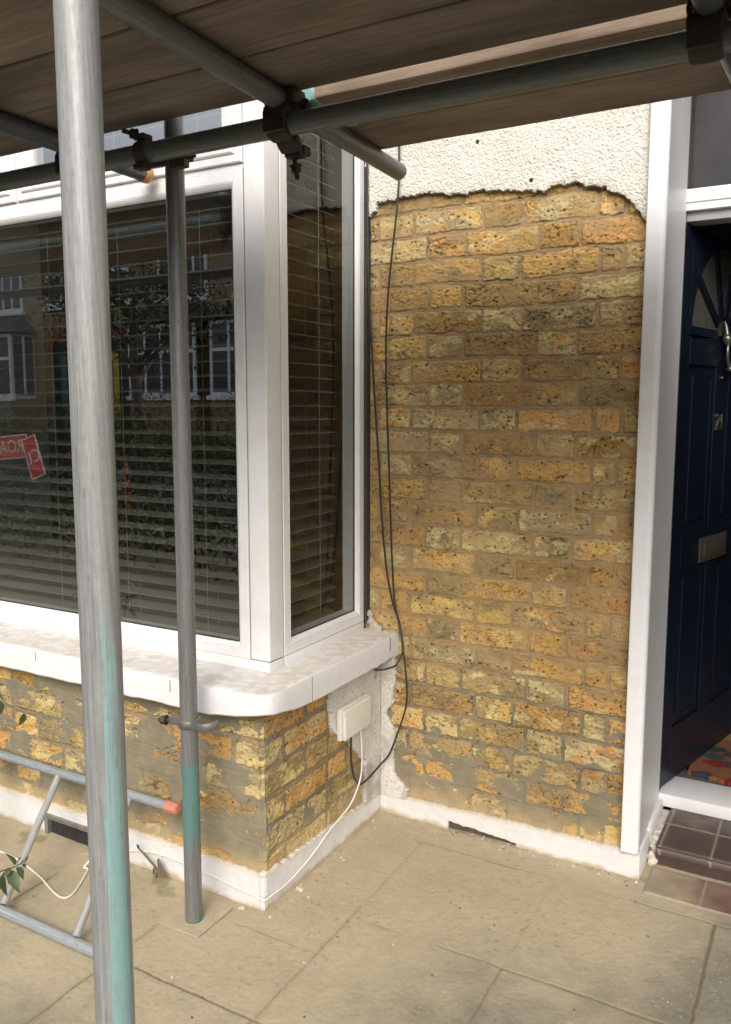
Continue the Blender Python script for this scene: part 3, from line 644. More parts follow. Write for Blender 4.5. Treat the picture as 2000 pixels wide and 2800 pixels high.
fl = ss(.70, .80, fbm(UU*120, VV*120, 311, 2)); slab = mix(slab, col(.42, .39, .32), fl*.6)
fd = ss(.62, .74, fbm(UU*85, VV*85, 312, 2)); slab = mix(slab, col(.11, .10, .07), fd*.6)
dcol = col(.43, .362, .245)*(1+.07*fbm(UU*5, VV*5, 313, 3)+.04*fbm(UU*60, VV*60, 314, 2))[..., None]
K = mix(slab, dcol, dust*.93)
sp = ss(.66, .74, fbm(UU*70, VV*70, 315, 2))*ss(.0, .5, fbm(UU*4, VV*4, 316, 2)+.3); K = mix(K, col(.20, .16, .10), sp*.5)
JX = [(-.12, .20, .62, .75, .003), (-.12, .62, .91, .12, .003), (-.12, .91, 1.75, .75, .0035), (-.595, .0, .5, .10, .003), (-.595, .5, .80, .65, .0035), (-.595, .80, 1.75, 1., .0055), (-1.065, -.21, .26, .95, .0048),
      (-1.065, .26, 1.75, .75, .004), (-1.065, -1.75, -.23, .45, .004), (-1.535, -1.75, 1.75, .85, .005), (-.785, -.17, .26, .3, .003), (-2.005, -1.75, 1.75, .9, .005)]
JY = [(.23, -1.065, -.55, .62, .0032), (.23, -.55, -.12, .22, .003), (.23, -2.05, -1.065, .75, .004), (.685, -.83, -.59, .6, .0035), (.685, -.595, -.12, .14, .003), (.685, -2.05, -.83, .8, .0042), (1.144, -.60, -.118, 1., .006),
      (1.144, -2.05, -.6, .95, .0055), (-.23, -1.065, -.90, .7, .0038), (-.23, -.9, -.7, .3, .003), (-.23, -2.05, -1.065, .9, .0045), (-.69, -1.03, -.85, .95, .005), (-.69, -2.05, -1.03, .6, .004), (-1.147, -2.05, -.7, .7, .004)]
vis = np.zeros(UU.shape); wob = .0035*fbm(UU*9, VV*9, 330, 4, .6); rag = .0016*fbm(UU*70, VV*70, 317, 3)
soft = np.zeros(UU.shape)
for A, B, L_ in ((VV, UU, JX), (UU, VV, JY)):
    for c, a, b, sg_, wd_ in L_:
        dd = np.abs(A-c+wob); on_ = ss(a-.02, a+.02, B)*ss(b+.02, b-.02, B)*np.clip(sg_+.55*fbm(UU*11, VV*11, 331, 4, .6)*(1.1-sg_), 0, 1)
        vis = np.maximum(vis, on_*ss(wd_*1.0, wd_*.35, dd+rag)); soft = np.maximum(soft, on_*ss(.020, .0, dd))
jn = vis; K = mix(K, col(.13, .10, .055), vis*.72); K = mix(K, col(.21, .17, .10), soft*.26); vis = np.ones(UU.shape)
grn = ss(.3, .6, fbm(UU*7, VV*7, 319, 4))*np.exp(-((VV+.74)/.08)**2)*(UU < -.2); K = mix(K, col(.16, .15, .06), grn*.6)
# ragged strip along the foot of the walls, toned darker and browner
edge = ss(.03, .0, dw)*ss(-.2, .3, fbm(UU*16, VV*16, 320, 3)); K = mix(K, col(.30, .235, .14), edge*.5)
H = -.004*jn*vis+.0016*dust*fbm(UU*10, VV*10, 321, 3)+.0007*fbm(UU*90, VV*90, 322, 2)+.004*ss(.05, .0, dw)*(.5+.5*fbm(UU*12, VV*12, 323, 3))
H = H-.006*ss(.0, .01, VV-.10)*0
g = sheet('paving', u, v, (0, 0, 0), (1, 0, 0), (0, 1, 0), (0, 0, 1), H, K, None, .05, MAT_GROUND, None); tag(g, 'dusty square concrete paving slabs in front of the house', 'paving', kind='structure')
bm = bmesh.new(); vs = [bm.verts.new(p) for p in ((-60, -40, -.012), (60, -40, -.012), (60, 40, -.012), (-60, 40, -.012))]; bm.faces.new(vs)
o = obj('ground', bm, M('front_garden_ground', (.11, .10, .075), rough=.95, var=.2, vscale=3)); tag(o, 'plain ground of the front garden and street', 'ground', kind='structure')
bm = bmesh.new(); vs = [bm.verts.new(p) for p in ((-60, -12.5, -.004), (60, -12.5, -.004), (60, -6.8, -.004), (-60, -6.8, -.004))]; bm.faces.new(vs)
o = obj('road', bm, M('asphalt', (.055, .055, .055), rough=.9, var=.2, vscale=6)); tag(o, 'grey asphalt road between the two terraces', 'road', kind='structure')
u = np.arange(.935, 1.9, .0035); v = np.arange(-.062, .094, .0035); UU, ZZ = np.meshgrid(u, v)
H, K = tiles(UU, ZZ, [.9355]+[1.099+.16*i for i in range(7)], [-.0655, .098], col(.17, .10, .08), 211, .10+.75*ss(1.10, 1.05, UU)*.75)
o = sheet('tiled_path', u, v, (0, 0, .006), (1, 0, 0), (0, 1, 0), (0, 0, 1), H, K, None, .01, TILE); tag(o, 'row of dusty brown quarry tiles before the doorstep', 'path', kind='structure')
# crumbs of render and grit
def crumbs(name, label, n, seed, mat, fn, r0, r1):
    bm = bmesh.new(); rs = random.Random(seed)
    for i in range(n):
        p = fn(rs); r = r0+(r1-r0)*rs.random()**3
        vs = bmesh.ops.create_icosphere(bm, subdivisions=1, radius=r, matrix=Matrix.Translation((p[0], p[1], p[2]+r*.45)) @ Matrix.Rotation(rs.random()*6, 4, 'Z') @ Matrix.Diagonal((1, .75, .6, 1)))['verts']
        for q in vs: q.co += Vector((rs.gauss(0, r*.22), rs.gauss(0, r*.22), rs.gauss(0, r*.15)))
    return tag(obj(name, bm, mat), label, 'debris', kind='stuff')
big = [(910/3.248+380, 938/3.248+2200, .009), (1427/3.248+380, 748/3.248+2200, .011), (405/3.248+380, 982/3.248+2200, .007), (1160/3.248+380, 1005/3.248+2200, .005), (1480/3.248+380, 1407/3.248+2200, .004), (290/3.248+380, 1545/3.248+2200, .004), (556/3.248+380, 1000/3.248+2200, .004)]
def cr1(rs):
    if rs.random() < .55: return (rs.uniform(-.0, .92), -.004-abs(rs.gauss(0, .03)), 0)
    if rs.random() < .4: return (rs.uniform(-1.5, 1.6), rs.uniform(-1.9, -.1), 0)
    if rs.random() < .5: return (.004+abs(rs.gauss(0, .03)), rs.uniform(-.7, 0), 0)
    return (rs.uniform(.28, .50), rs.uniform(-.03, .012), 0)
o = crumbs('render_crumbs', 'small white crumbs of broken render scattered on the paving', 120, 5, M('crumb_white', (.56, .51, .43), rough=.95), cr1, .0012, .0065)
bm = bmesh.new(); bm.from_mesh(o.data); rs_ = random.Random(3)
for x, y, r in big:
    p = on(x, y, 2, 0)
    for i in range(3):
        vs = bmesh.ops.create_icosphere(bm, subdivisions=2, radius=r*rs_.uniform(.5, 1), matrix=Matrix.Translation((p.x+rs_.gauss(0, r*.5), p.y+rs_.gauss(0, r*.5), r*.4)) @ Matrix.Diagonal((1, .8, .6, 1)))['verts']
        for q in vs: q.co += Vector((rs_.gauss(0, r*.12), rs_.gauss(0, r*.12), rs_.gauss(0, r*.1)))
bm.to_mesh(o.data); bm.free()
def cr2(rs):
    if rs.random() < .5: return (rs.uniform(-1.5, 1.6), rs.uniform(-1.9, -.02), 0)
    if rs.random() < .5: return (rs.uniform(.26, .52), rs.uniform(-.04, .01), 0)
    return (rs.uniform(.80, 1.0), rs.uniform(-.05, .12), 0)
crumbs('grit', 'dark grit scattered over the dusty paving', 260, 6, M('grit', (.13, .105, .07), rough=1), cr2, .0010, .0045)

# ------------------------------------------------------------------ scaffold
scaf = empty('scaffold', (.60, -1.83, 0), label='galvanised tube scaffold clamped together with couplers in front of the house', cat='scaffold')
def tube(name, p0, p1, colf, parent=scaf, r=.02415, nth=64, ds=.004, closed=False, mat=None):
    p0, p1 = Vector(p0), Vector(p1); d = p1-p0; L = d.length; d.normalize(); a, b = frame_of(d)
    ns = max(2, int(L/ds)); s = np.linspace(0, L, ns); th = np.linspace(0, 2*np.pi, nth, endpoint=False)
    TH, SS = np.meshgrid(th, s)
    dirs = np.cos(TH)[..., None]*np.array(a)+np.sin(TH)[..., None]*np.array(b)
    V = np.array(p0)+SS[..., None]*np.array(d)+dirs*r
    K = colf(dirs, TH, SS)
    idx = np.arange(ns*nth).reshape(ns, nth); q = np.stack([idx[:-1], np.roll(idx, -1, 1)[:-1], np.roll(idx, -1, 1)[1:], idx[1:]], -1).reshape(-1, 4)
    V = V.reshape(-1, 3); K = K.reshape(-1, 3); n0 = len(V); ex = []; ek = []; ef = []
    for e, sgn in ((0, -1), (ns-1, 1)):      # wall thickness and dark bore at both ends
        for rr, off in ((r-.004, 0), (r-.004, -.08), (.0005, -.08)):
            base = n0+sum(len(t) for t in ex)
            ring_ = np.array(p0 if e == 0 else p1)+np.array(d)*off*sgn+dirs[0]*rr
            ex.append(ring_); ek.append(np.full((nth, 3), .12 if off else .22)); prev = idx[e] if (rr > .01 and off == 0) else np.arange(base-nth, base)
            cur = np.arange(base, base+nth); f = np.stack([prev, np.roll(prev, -1), np.roll(cur, -1), cur], -1)
            ef.append(f if sgn > 0 else f[:, ::-1])
    V = np.concatenate([V]+ex); K = np.concatenate([K]+ek); q = np.concatenate([q]+ef)
    return link(name, mesh_np(name, V, q, np.clip(K, .01, .95)), mat or MAT_TUBE, parent)
def galv(base, seed, paint=None):
    def f(dirs, TH, S_):
        r = .02415; cu, cv = np.cos(TH), np.sin(TH)
        n1 = fbm(cu*3.2+7, S_*1.6+cv*3.2, seed, 4); stk = fbm(cu*11+cv*3, S_*2.2+cv*9, seed+1, 4); fine = fbm(cu*26+S_*2, cv*26+S_*7, seed+2, 3)
        mot = fbm(cu*9+S_*6, cv*9+S_*21, seed+6, 4, .65)
        K = base*(1+.15*n1+.12*stk+.13*fine+.22*mot)[..., None]
        stn = ss(.35, .75, fbm(cu*5, S_*9+cv*5, seed+3, 4)); K = mix(K, base*.55, stn*.45); dk = ss(.55, .8, fbm(cu*16, S_*34+cv*16, seed+7, 3)); K = mix(K, base*.4, dk*.5)
        scr = ss(.70, .82, fbm(cu*30+cv*7, S_*3+cv*30, seed+4, 2)); K = mix(K, np.minimum(base*1.7, .85), scr*.45)
        if paint:
            t, tc = paint(dirs, TH, S_, stk, fine, n1); K = mix(K, tc*(1+.07*fine[..., None]), t)
        return K
    return f
TEAL = col(*S(150, 200, 196))*.86
def fgpaint(dirs, TH, z, stk, fine, n1):
    # worn teal paint down the right-hand side below chest height
    side = dirs @ np.array(R2); a = ss(.12, .45, side+.22*n1+.16*fine)*ss(1.06, .80, side)
    low = ss(1.34, 1.10, z)*.52+ss(1.0, .78, z)*.5
    chip = .40*stk+.30*fine+.30*fbm(np.cos(TH)*14, z*9+np.sin(TH)*14, 409, 5, .65)
    t = ss(.42, .50, a*low*1.0+chip*(.35+.5*low))*.85+.35*ss(.3, .8, a*low+chip*.4)*(1-ss(.42, .50, a*low+chip*(.35+.5*low)))
    t = t*(1-.75*ss(.28, .50, fbm(np.cos(TH)*34+np.sin(TH)*9, z*5+np.sin(TH)*34, 415, 4, .6)))*(1-.6*ss(.42, .6, fbm(np.cos(TH)*9, z*40, 416, 4)))
    t = np.maximum(t*.92, .8*ss(.3, .6, fine+.5*stk)*np.exp(-((z-.985)/.018)**2-((side-.25)/.3)**2))
    return t, TEAL
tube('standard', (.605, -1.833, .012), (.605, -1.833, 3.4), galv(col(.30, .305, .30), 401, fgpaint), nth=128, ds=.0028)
def p2paint(dirs, TH, z, stk, fine, n1):
    chip = .45*stk+.35*fine+.35*fbm(np.cos(TH)*12, z*14+np.sin(TH)*12, 419, 5, .65)
    t = ss(.0, .10, chip*.75+.62*ss(.475, .462, z)*ss(.14, .30, z)-.34+.55*np.exp(-(z/.02)**2)*(dirs @ np.array(R2) > .1))
    t = np.where(z > .478, t*.0, t); return t*.92, col(*S(106, 152, 148))*.78
PX2, PY2 = -.149, -.838
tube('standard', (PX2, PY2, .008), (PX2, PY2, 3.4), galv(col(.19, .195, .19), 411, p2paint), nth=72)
LY, LZ = -.893, 2.086
tube('ledger', (-5.5, LY, LZ), (2.7, LY, LZ), galv(col(.17, .195, .185), 421), nth=48, ds=.008)
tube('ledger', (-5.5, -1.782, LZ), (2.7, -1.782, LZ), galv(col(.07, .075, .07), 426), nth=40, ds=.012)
TZ = LZ+.0515
tube('transom', (.27, -1.92, TZ), (.2, -.268, TZ), galv(col(.17, .185, .178), 431), nth=56, ds=.006)
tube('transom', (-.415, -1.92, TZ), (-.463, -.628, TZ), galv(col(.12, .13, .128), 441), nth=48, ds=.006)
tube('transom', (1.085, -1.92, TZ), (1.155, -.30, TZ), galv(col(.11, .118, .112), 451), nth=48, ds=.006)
tube('standard', (2.55, PY2, .008), (2.55, PY2, 3.4), galv(col(.3, .3, .29), 461), nth=32, ds=.02)
tube('standard', (-5.2, -1.833, .008), (-5.2, -1.833, 3.4), galv(col(.4, .4, .39), 466), nth=32, ds=.02)
bm = bmesh.new()
ax = (Vector((-.463, -.628, TZ))-Vector((-.415, -1.92, TZ))).normalized(); e0 = Vector((-.463, -.628, TZ))
sweep(bm, [e0-ax*.004, e0-ax*.002, e0+ax*.020, e0+ax*.024, e0+ax*.0245], [.0255, .0268, .0268, .024, .004], 32)
obj('end_cap', bm, M('orange_plastic', (.62, .32, .10), rough=.5), scaf, 40)
boxobj('base_plate', -.237, -.087, -.897, -.738, .001, .007, M('base_plate', (.40, .34, .235), rough=.9, var=.15, vscale=30, bump=.3, bscale=120), scaf, .001, 1)
bm = bmesh.new(); box(bm, .53, .68, -1.908, -1.758, .001, .008, .001, 1); obj('base_plate', bm, M('base_plate_steel', (.30, .28, .24), rough=.8, var=.2, vscale=30), scaf)

def band(bm, c, ax, w=.040, ri=.0247, ro=.031, a0=0, a1=360, ref=None):
    c, ax = Vector(c), Vector(ax).normalized(); u_, w_ = frame_of(ax)
    if ref is not None: u_ = (Vector(ref)-ax*Vector(ref).dot(ax)).normalized(); w_ = ax.cross(u_)
    n = max(6, int((a1-a0)/12)); P = []
    for i in range(n+1):
        a = R(a0+(a1-a0)*i/n); d = u_*math.cos(a)+w_*math.sin(a)
        P.append([bm.verts.new(c+d*rr+ax*tt*w*.5) for rr, tt in ((ri, -1), (ro-.002, -1), (ro, -.85), (ro+.0015, 0), (ro, .85), (ro-.002, 1), (ri, 1))])
    k = len(P[0])
    for a, b in zip(P, P[1:]):
        for j in range(k): bm.faces.new((a[j], a[(j+1) % k], b[(j+1) % k], b[j]))
    if a1-a0 < 359: bm.faces.new(P[0]); bm.faces.new(P[-1][::-1])
def bolt(bm, p, d, L=.06):
    p, d = Vector(p), Vector(d).normalized(); sweep(bm, [p, p+d*L], .0058, 10)
    sweep(bm, [p+d*L*.52, p+d*(L*.52+.013)], .0125, 6); sweep(bm, [p+d*(L*.52-.003), p+d*L*.52], .0145, 16)
def obox(bm, c, ex, ey, ez, sx, sy, sz, bev=.003):
    ex, ey, ez = (Vector(t).normalized() for t in (ex, ey, ez)); mt = Matrix(((ex.x, ey.x, ez.x, c[0]), (ex.y, ey.y, ez.y, c[1]), (ex.z, ey.z, ez.z, c[2]), (0, 0, 0, 1)))
    box(bm, -sx/2, sx/2, -sy/2, sy/2, -sz/2, sz/2, bev, 2, mt)
X, Y, Z = Vector((1, 0, 0)), Vector((0, 1, 0)), Vector((0, 0, 1))
# ledger to house-side standard
bm = bmesh.new(); cl = Vector((PX2-.012, LY, LZ)); cp = Vector((PX2, PY2, LZ))
band(bm, cl+Vector((-.035, 0, 0)), X, .034, a0=30, a1=330, ref=Y); band(bm, cp, Z, .036, a0=0, a1=360, ref=Y)
obox(bm, cl+Vector((-.03, .027, 0)), X, Y, Z, .06, .014, .056); obox(bm, cl+Vector((-.035, -.012, -.036)), X, Y, Z, .034, .030, .014); obox(bm, cl+Vector((-.035, -.006, .036)), X, Y, Z, .034, .034, .014)
obox(bm, cp+Vector((.038, .0, -.0)), X, Y, Z, .036, .02, .036); obox(bm, cl+Vector((.058, .02, -.034)), X, Y, Z, .05, .02, .02)
cA = obj('coupler', bm, M('rusty_coupler', (.085, .072, .058), rough=.7, metal=.3, var=.35, vscale=50, bump=.4, bscale=140, var2=(.10, .075, .05)), scaf, 50)
for a_, b_, l_ in ((cl+Vector((-.035, .018, .040)), Vector((-.5, -1, .12)), .07), (cp+Vector((.048, .02, .0)), Vector((.4, -1, 0)), .055)):
    bm = bmesh.new(); bolt(bm, a_, b_, l_); obj('bolt', bm, MAT_IRON, cA)
def cross_coupler(cx, low=True):
    bm = bmesh.new(); c0 = Vector((cx, LY, LZ)); c1 = Vector((cx, LY, TZ))
    band(bm, c0, X, .054, ro=.0335, ref=Y); band(bm, c1, Y, .052, ro=.0335, ref=X)
    obox(bm, (c0+c1)/2, X, Y, Z, .064, .064, .026, .006); obox(bm, c0+Vector((.0, -.031, .004)), X, Y, Z, .058, .016, .05, .006)
    if low: obox(bm, c0+Vector((.004, .022, -.034)), X, Y+Z*-.8, Z+Y*.8, .054, .034, .026, .008); low and obox(bm, c0+Vector((.006, .044, -.046)), X, Y, Z, .046, .034, .030, .008)
    obox(bm, c1+Vector((.037, 0, .004)), X, Y, Z, .022, .054, .034, .007); low and obox(bm, c0+Vector((.026, .054, -.044)), X, Y, Z, .014, .03, .022, .005)
    o = obj('coupler', bm, MAT_IRON, scaf, 50)
    for a_, b_, l_ in (((c0+Vector((.0, .046, -.046)), Vector((.10, .08, -1)), .060),) if low else ())+((c1+Vector((.036, .014, .0)), Vector((.9, 0, -.6)), .034),):
        bm = bmesh.new(); bolt(bm, a_, b_, l_); obj('bolt', bm, MAT_IRON, o)
    return o
cross_coupler(.223); cross_coupler(-.4525)
cross_coupler(1.122, False)
# loose clip left low on the house-side standard
zc = on(520, 1975, 1, PY2).z; bm = bmesh.new(); cc = Vector((PX2, PY2, zc))
band(bm, cc, Z, .024, ro=.0295, ref=X)
for i in range(1): pass
band(bm, cc+Vector((.066, .004, .006)), Z+X*-.15, .022, ri=.030, ro=.036, a0=175, a1=345, ref=X+Y*.3)
obox(bm, cc+Vector((-.040, -.012, 0)), X, Y, Z, .036, .016, .02); obox(bm, cc+Vector((.034, -.012, 0)), X, Y, Z, .024, .014, .022)
clip = obj('coupler', bm, MAT_CLIP, scaf, 50); bm = bmesh.new(); bolt(bm, cc+Vector((-.046, -.012, .0)), Vector((-1, -.25, -.05)), .045); obj('bolt', bm, MAT_IRON, clip)

# boards
def wood(name, base, hue):
    mt = M(name, base, rough=.85, var=.32, vscale=4, bump=.45, bscale=30, stretch=(1.0, 26, 26), spec=.15)
    n = mt.node_tree.nodes; l = mt.node_tree.links; b = n['Principled BSDF']
    src = b.inputs['Base Color'].links[0].from_socket; tc = [q for q in n if q.type == 'TEX_COORD'][0]
    mp = n.new('ShaderNodeMapping'); mp.inputs['Scale'].default_value = (2.2, 5, 5); l.new(tc.outputs['Object'], mp.inputs[0])
    nz = n.new('ShaderNodeTexNoise'); nz.inputs['Scale'].default_value = 2.0; nz.inputs['Detail'].default_value = 5; l.new(mp.outputs[0], nz.inputs['Vector'])
    mr = n.new('ShaderNodeMapRange'); mr.inputs[1].default_value = .3; mr.inputs[2].default_value = .7; mr.inputs[3].default_value = .72; mr.inputs[4].default_value = 1.25; l.new(nz.outputs[0], mr.inputs[0])
    oi = n.new('ShaderNodeObjectInfo'); m3 = n.new('ShaderNodeMapRange'); m3.inputs[3].default_value = .85; m3.inputs[4].default_value = 1.15; l.new(oi.outputs['Random'], m3.inputs[0])
    mm = n.new('ShaderNodeMath'); mm.operation = 'MULTIPLY'; l.new(mr.outputs[0], mm.inputs[0]); l.new(m3.outputs[0], mm.inputs[1])
    vm_ = n.new('ShaderNodeVectorMath'); vm_.operation = 'SCALE'; l.new(src, vm_.inputs[0]); l.new(mm.outputs[0], vm_.inputs['Scale']); l.new(vm_.outputs[0], b.inputs['Base Color'])
    return mt
WOOD = wood('scaffold_board', (.25, .208, .168), 0); WOOD2 = wood('paler_board', (.30, .225, .165), 0)
BZ = TZ+.0245
def board(y0, y1, x0, x1, label, mat, seed, bandcol=None):
    bm = bmesh.new(); n = 120; rs = np.random.RandomState(seed); P = []
    for i in range(n+1):
        x = x0+(x1-x0)*i/n; f = lambda s, a: a*float(fbm(np.array([x*3.+s]), np.array([seed*1.7+s]), s, 3)[0])
        ya, yb = y0+f(1, .0022), y1+f(2, .0022); za = f(3, .0012)
        P.append([bm.verts.new(p) for p in ((x, ya, BZ+.003+za), (x, ya+.003, BZ+za), (x, yb-.003, BZ+za), (x, yb, BZ+.003+za), (x, yb, BZ+.036), (x, yb-.003, BZ+.038), (x, ya+.003, BZ+.038), (x, ya, BZ+.036))])
    for a, b in zip(P, P[1:]):
        for j in range(8): bm.faces.new((a[j], a[(j+1) % 8], b[(j+1) % 8], b[j]))
    bm.faces.new(P[0]); bm.faces.new(P[-1][::-1]); bmesh.ops.recalc_face_normals(bm, faces=bm.faces[:])
    o = obj('scaffold_board', bm, mat); tag(o, label, 'board', 'boards of the scaffold deck overhead')
    if bandcol:
        bm = bmesh.new(); box(bm, x0-.001, x0+.045, y0-.0015, y1+.0015, BZ-.0015, BZ+.0395, .001, 1); obj('end_band', bm, bandcol, o)
    return o
b0 = -.872
names = ['outer deck board whose edge runs just above the ledger tube', 'second deck board back from the ledger tube', 'third deck board back from the ledger tube', 'deck board farthest from the wall, nearest the camera']
for i, nm in enumerate(names): board(b0-.2085*(i+1)+.007, b0-.2085*i, -5.5, 5.5, 'dark weathered '+nm, WOOD, 11+i)
BLUEBAND = M('teal_band', (.16, .38, .38), rough=.6, var=.3, vscale=60, var2=(.35, .40, .38))
board(-.815, -.612, .215, 5.5, 'board with a pale lit edge and teal end, above the ledger tube beyond the gap', WOOD2, 21, BLUEBAND)
board(-.608, -.404, .175, 5.5, 'innermost deck board, nearest the rendered wall', WOOD, 22)

# ------------------------------------------------------------------ ladder on its side
lad = empty('ladder', (-.9, -1.0, 0), label='grey and teal steel ladder lying on its side against the bay wall', cat='ladder')
lg = galv(col(.33, .36, .37), 471, lambda d, t, s, stk, fine, n1: (ss(.05, .3, n1+.5*stk-.1-.4*d[..., 2])*.6, col(*S(104, 150, 156))*.8))
tube('stile', (-2.6, -1.092, .0175), (-.24, -1.092, .0175), lg, lad, r=.0155, nth=36, ds=.005)
ty, tz = -.752, .2665
tube('stile', (-2.6, ty, tz), (-.285, ty, tz), lg, lad, r=.0140, nth=36, ds=.005)
for i in range(7):
    a = Vector((-.352-.299*i, -1.083, .027)); b = Vector((-.470-.335*i+.02*i, ty-.006, tz-.010))
    tube('rung', a, b, galv(col(.40, .40, .38), 480+i, lambda d, t, s, stk, fine, n1: (ss(.15, .4, n1+.4*stk-.05)*.7, col(*S(120, 158, 158))*.8)), lad, r=.0115, nth=24, ds=.006)
bm = bmesh.new(); e0 = Vector((-.325, ty, tz))
sweep(bm, [e0, e0+X*.002, e0+X*.012, e0+X*.013, e0+X*.026, e0+X*.027, e0+X*.048, e0+X*.050], [.0145, .0172, .0172, .0176, .0176, .0172, .0168, .010], 8)
obj('tape_wrap', bm, M('red_tape', (.55, .21, .15), rough=.6, var=.25, vscale=30, stretch=(12, 1, 1)), lad)

# ------------------------------------------------------------------ cables and junction box
def cable(name, label, pts, r, mat, n=8):
    bm = bmesh.new(); sweep(bm, smoothpath(pts, n), r, 10); o = obj(name, bm, mat, None, 60); return tag(o, label, 'cable') if label else o
def pw(lst, off=-.006): return [(on(x, y, 1, off).x, off, on(x, y, 1, off).z) for x, y in lst]
P1 = pw([(1094, 300), (1092, 400), (1091, 500), (1084, 590), (1073, 690), (1062, 800), (1057, 900), (1056, 1000), (1060, 1150), (1065, 1300), (1069, 1430), (1073, 1540), (1079, 1640), (1090, 1700), (1098, 1735)], -.012)
P1 += pw([(1101, 1760)], -.014)+pw([(1108, 1820), (1113, 1880), (1112, 1925), (1100, 1970), (1084, 2015), (1065, 2062)], -.020)
loop = [(.020, -.035, on(1046, 2092, 1, -.035).z), (.018, -.10, .18), (.016, -.17, .175), (.016, -.212, .215), (.015, -.229, .27), (.014, -.232, .325), (.014, -.230, .39)]
c1 = cable('cable', 'thin black cable hanging down the brick wall and looping into the junction box', P1+loop, .0034, MAT_CABLE)
P2 = pw([(1003, 300), (1005, 450), (1006, 620), (1010, 800), (1017, 950), (1027, 1120), (1036, 1260), (1045, 1420), (1058, 1560), (1075, 1650), (1092, 1700), (1099, 1740)], -.010)
P2 += [on(1103, 1775, 1, -.02), on(1094, 1800, 1, -.03), (.085, -.05, .572), (.06, -.075, .562), (.035, -.09, .560), (.01, -.10, .565)]
cable('cable', 'black cable running down the window corner and bending under the sill', P2, .0036, MAT_CABLE)
TIE = M('cable_tie', (.06, .06, .055), rough=.3)
for a_, b_, r_ in ((on(1092, 1705, 1, -.012), on(1098, 1740, 1, -.012), .0055), (on(1101, 1765, 1, -.014), on(1103, 1780, 1, -.016), .0048)):
    bm = bmesh.new(); sweep(bm, [a_, b_], r_, 10); obj('cable_tie', bm, TIE, c1)
jb = empty('junction_box', (0, -.2, .42), label='cream plastic junction box on the roughcast under the sill', cat='junction box')
bm = bmesh.new(); box(bm, .003, .020, -.305, -.125, .375, .482, .004, 3); obj('box_base', bm, MAT_BOX, jb, 40)
bm = bmesh.new(); box(bm, .0205, .034, -.302, -.128, .378, .479, .005, 3); obj('lid', bm, MAT_BOX, jb, 40)
zb = .105
wp = [(.022, -.185, .40), (.024, -.180, .34), (.024, -.175, .25), (.022, -.19, .19), (.016, -.235, .135), (.010, -.30, .108), (.007, -.36, .092), (.006, -.43, .067), (.006, -.51, .046), (.006, -.60, .035), (.006, -.675, .038), (.004, -.708, .041), (-.03, -.7095, .044)]
wp += [tuple(on(x, y, 1, -.709)) for x, y in ((640, 2423), (560, 2385), (460, 2343), (400, 2328), (350, 2325))]
wp += [(-.60, -.73, .055), (-.63, -.80, .012)]+[tuple(on(x, y, 2, .004)) for x, y in ((240, 2378), (220, 2415), (198, 2445), (175, 2455), (150, 2442), (110, 2398), (72, 2367), (30, 2340), (-30, 2318), (-120, 2290))]
cable('cable', 'thin white cable from the junction box along the plinth and over the paving', wp, .0030, MAT_WCABLE, 10)

# ------------------------------------------------------------------ plants
LEAF = M('leaf', (.055, .085, .028), rough=.5, var=.3, vscale=30); STEM = M('stem', (.12, .09, .05), rough=.85)
LEAFY = M('young_leaf', (.22, .27, .08), rough=.5, var=.2, vscale=30)
def leaf(bm, p, d, L, Wd, rs, droop=.25):
    p, d = Vector(p), Vector(d).normalized(); s = d.cross(Vector((rs.gauss(0, .4), rs.gauss(0, .4), 1))).normalized(); up = s.cross(d); rows = []
    for i in range(7):
        t = i/6; w = Wd*math.sin(math.pi*min(1, t**.8))*.5+.0004; c = p+d*L*t-up*droop*L*t*t
        if i % 2: w *= 1.08
        rows.append([bm.verts.new(c-s*w+up*w*.3), bm.verts.new(c), bm.verts.new(c+s*w+up*w*.3)])
    for a, b in zip(rows, rows[1:]):
        for j in (0, 1): bm.faces.new((a[j], a[j+1], b[j+1], b[j]))
shr = empty('shrub', (-1.35, -1.25, 0), label='leafy green shrub reaching in over the ladder from the left', cat='shrub')
rs_ = random.Random(12); sb = bmesh.new(); lb = bmesh.new(); lyb = bmesh.new()
def px3(x, y, yy): return Vector(on(x, y, 1, yy))
def twig(pts, r0): sweep(sb, smoothpath(pts, 6), [r0*(1-.75*i/(6*(len(pts)-1))) for i in range(6*(len(pts)-1)+1)], 6)
base = Vector((-1.40, -1.25, 0)); yy = -1.12
twig([base, (-1.36, -1.2, .12), px3(-60, 2400, yy), px3(0, 2383, yy), px3(40, 2370, yy), px3(75, 2350, yy)], .005)
for (x, y, dx, dy, L, w) in ((12, 2385, -5, 60, .055, .028), (25, 2380, 30, 55, .06, .026), (48, 2370, 25, 38, .038, .016), (40, 2366, -18, -42, .05, .024), (45, 2362, 10, -35, .036, .012), (62, 2355, 18, -28, .035, .014), (60, 2362, 30, 10, .025, .010), (10, 2395, -20, 45, .05, .024), (30, 2372, -10, 14, .026, .012)):
    a = px3(x, y, yy); b = px3(x+dx, y+dy, yy-.015); leaf(lb, a, b-a, L*1.15, w*1.15, rs_)
yy2 = -1.0
twig([base, (-1.45, -1.15, .35), px3(-70, 1960, yy2), px3(-10, 1905, yy2), px3(20, 1925, yy2), px3(66, 1950, yy2)], .004)
for (x, y, dx, dy, L, w, yl) in ((66, 1950, -6, 30, .032, .018, 0), (-8, 1880, 36, -35, .05, .016, 1), (-10, 1860, 26, -20, .04, .014, 1), (2, 1915, 8, 34, .035, .013, 0), (-5, 1900, 14, 6, .022, .01, 0), (8, 1920, -8, 30, .035, .014, 0), (-30, 1930, -5, 40, .05, .02, 0)):
    a = px3(x, y, yy2); b = px3(x+dx, y+dy, yy2-.01); leaf(lyb if yl else lb, a, b-a, L*1.15, w*1.15, rs_)
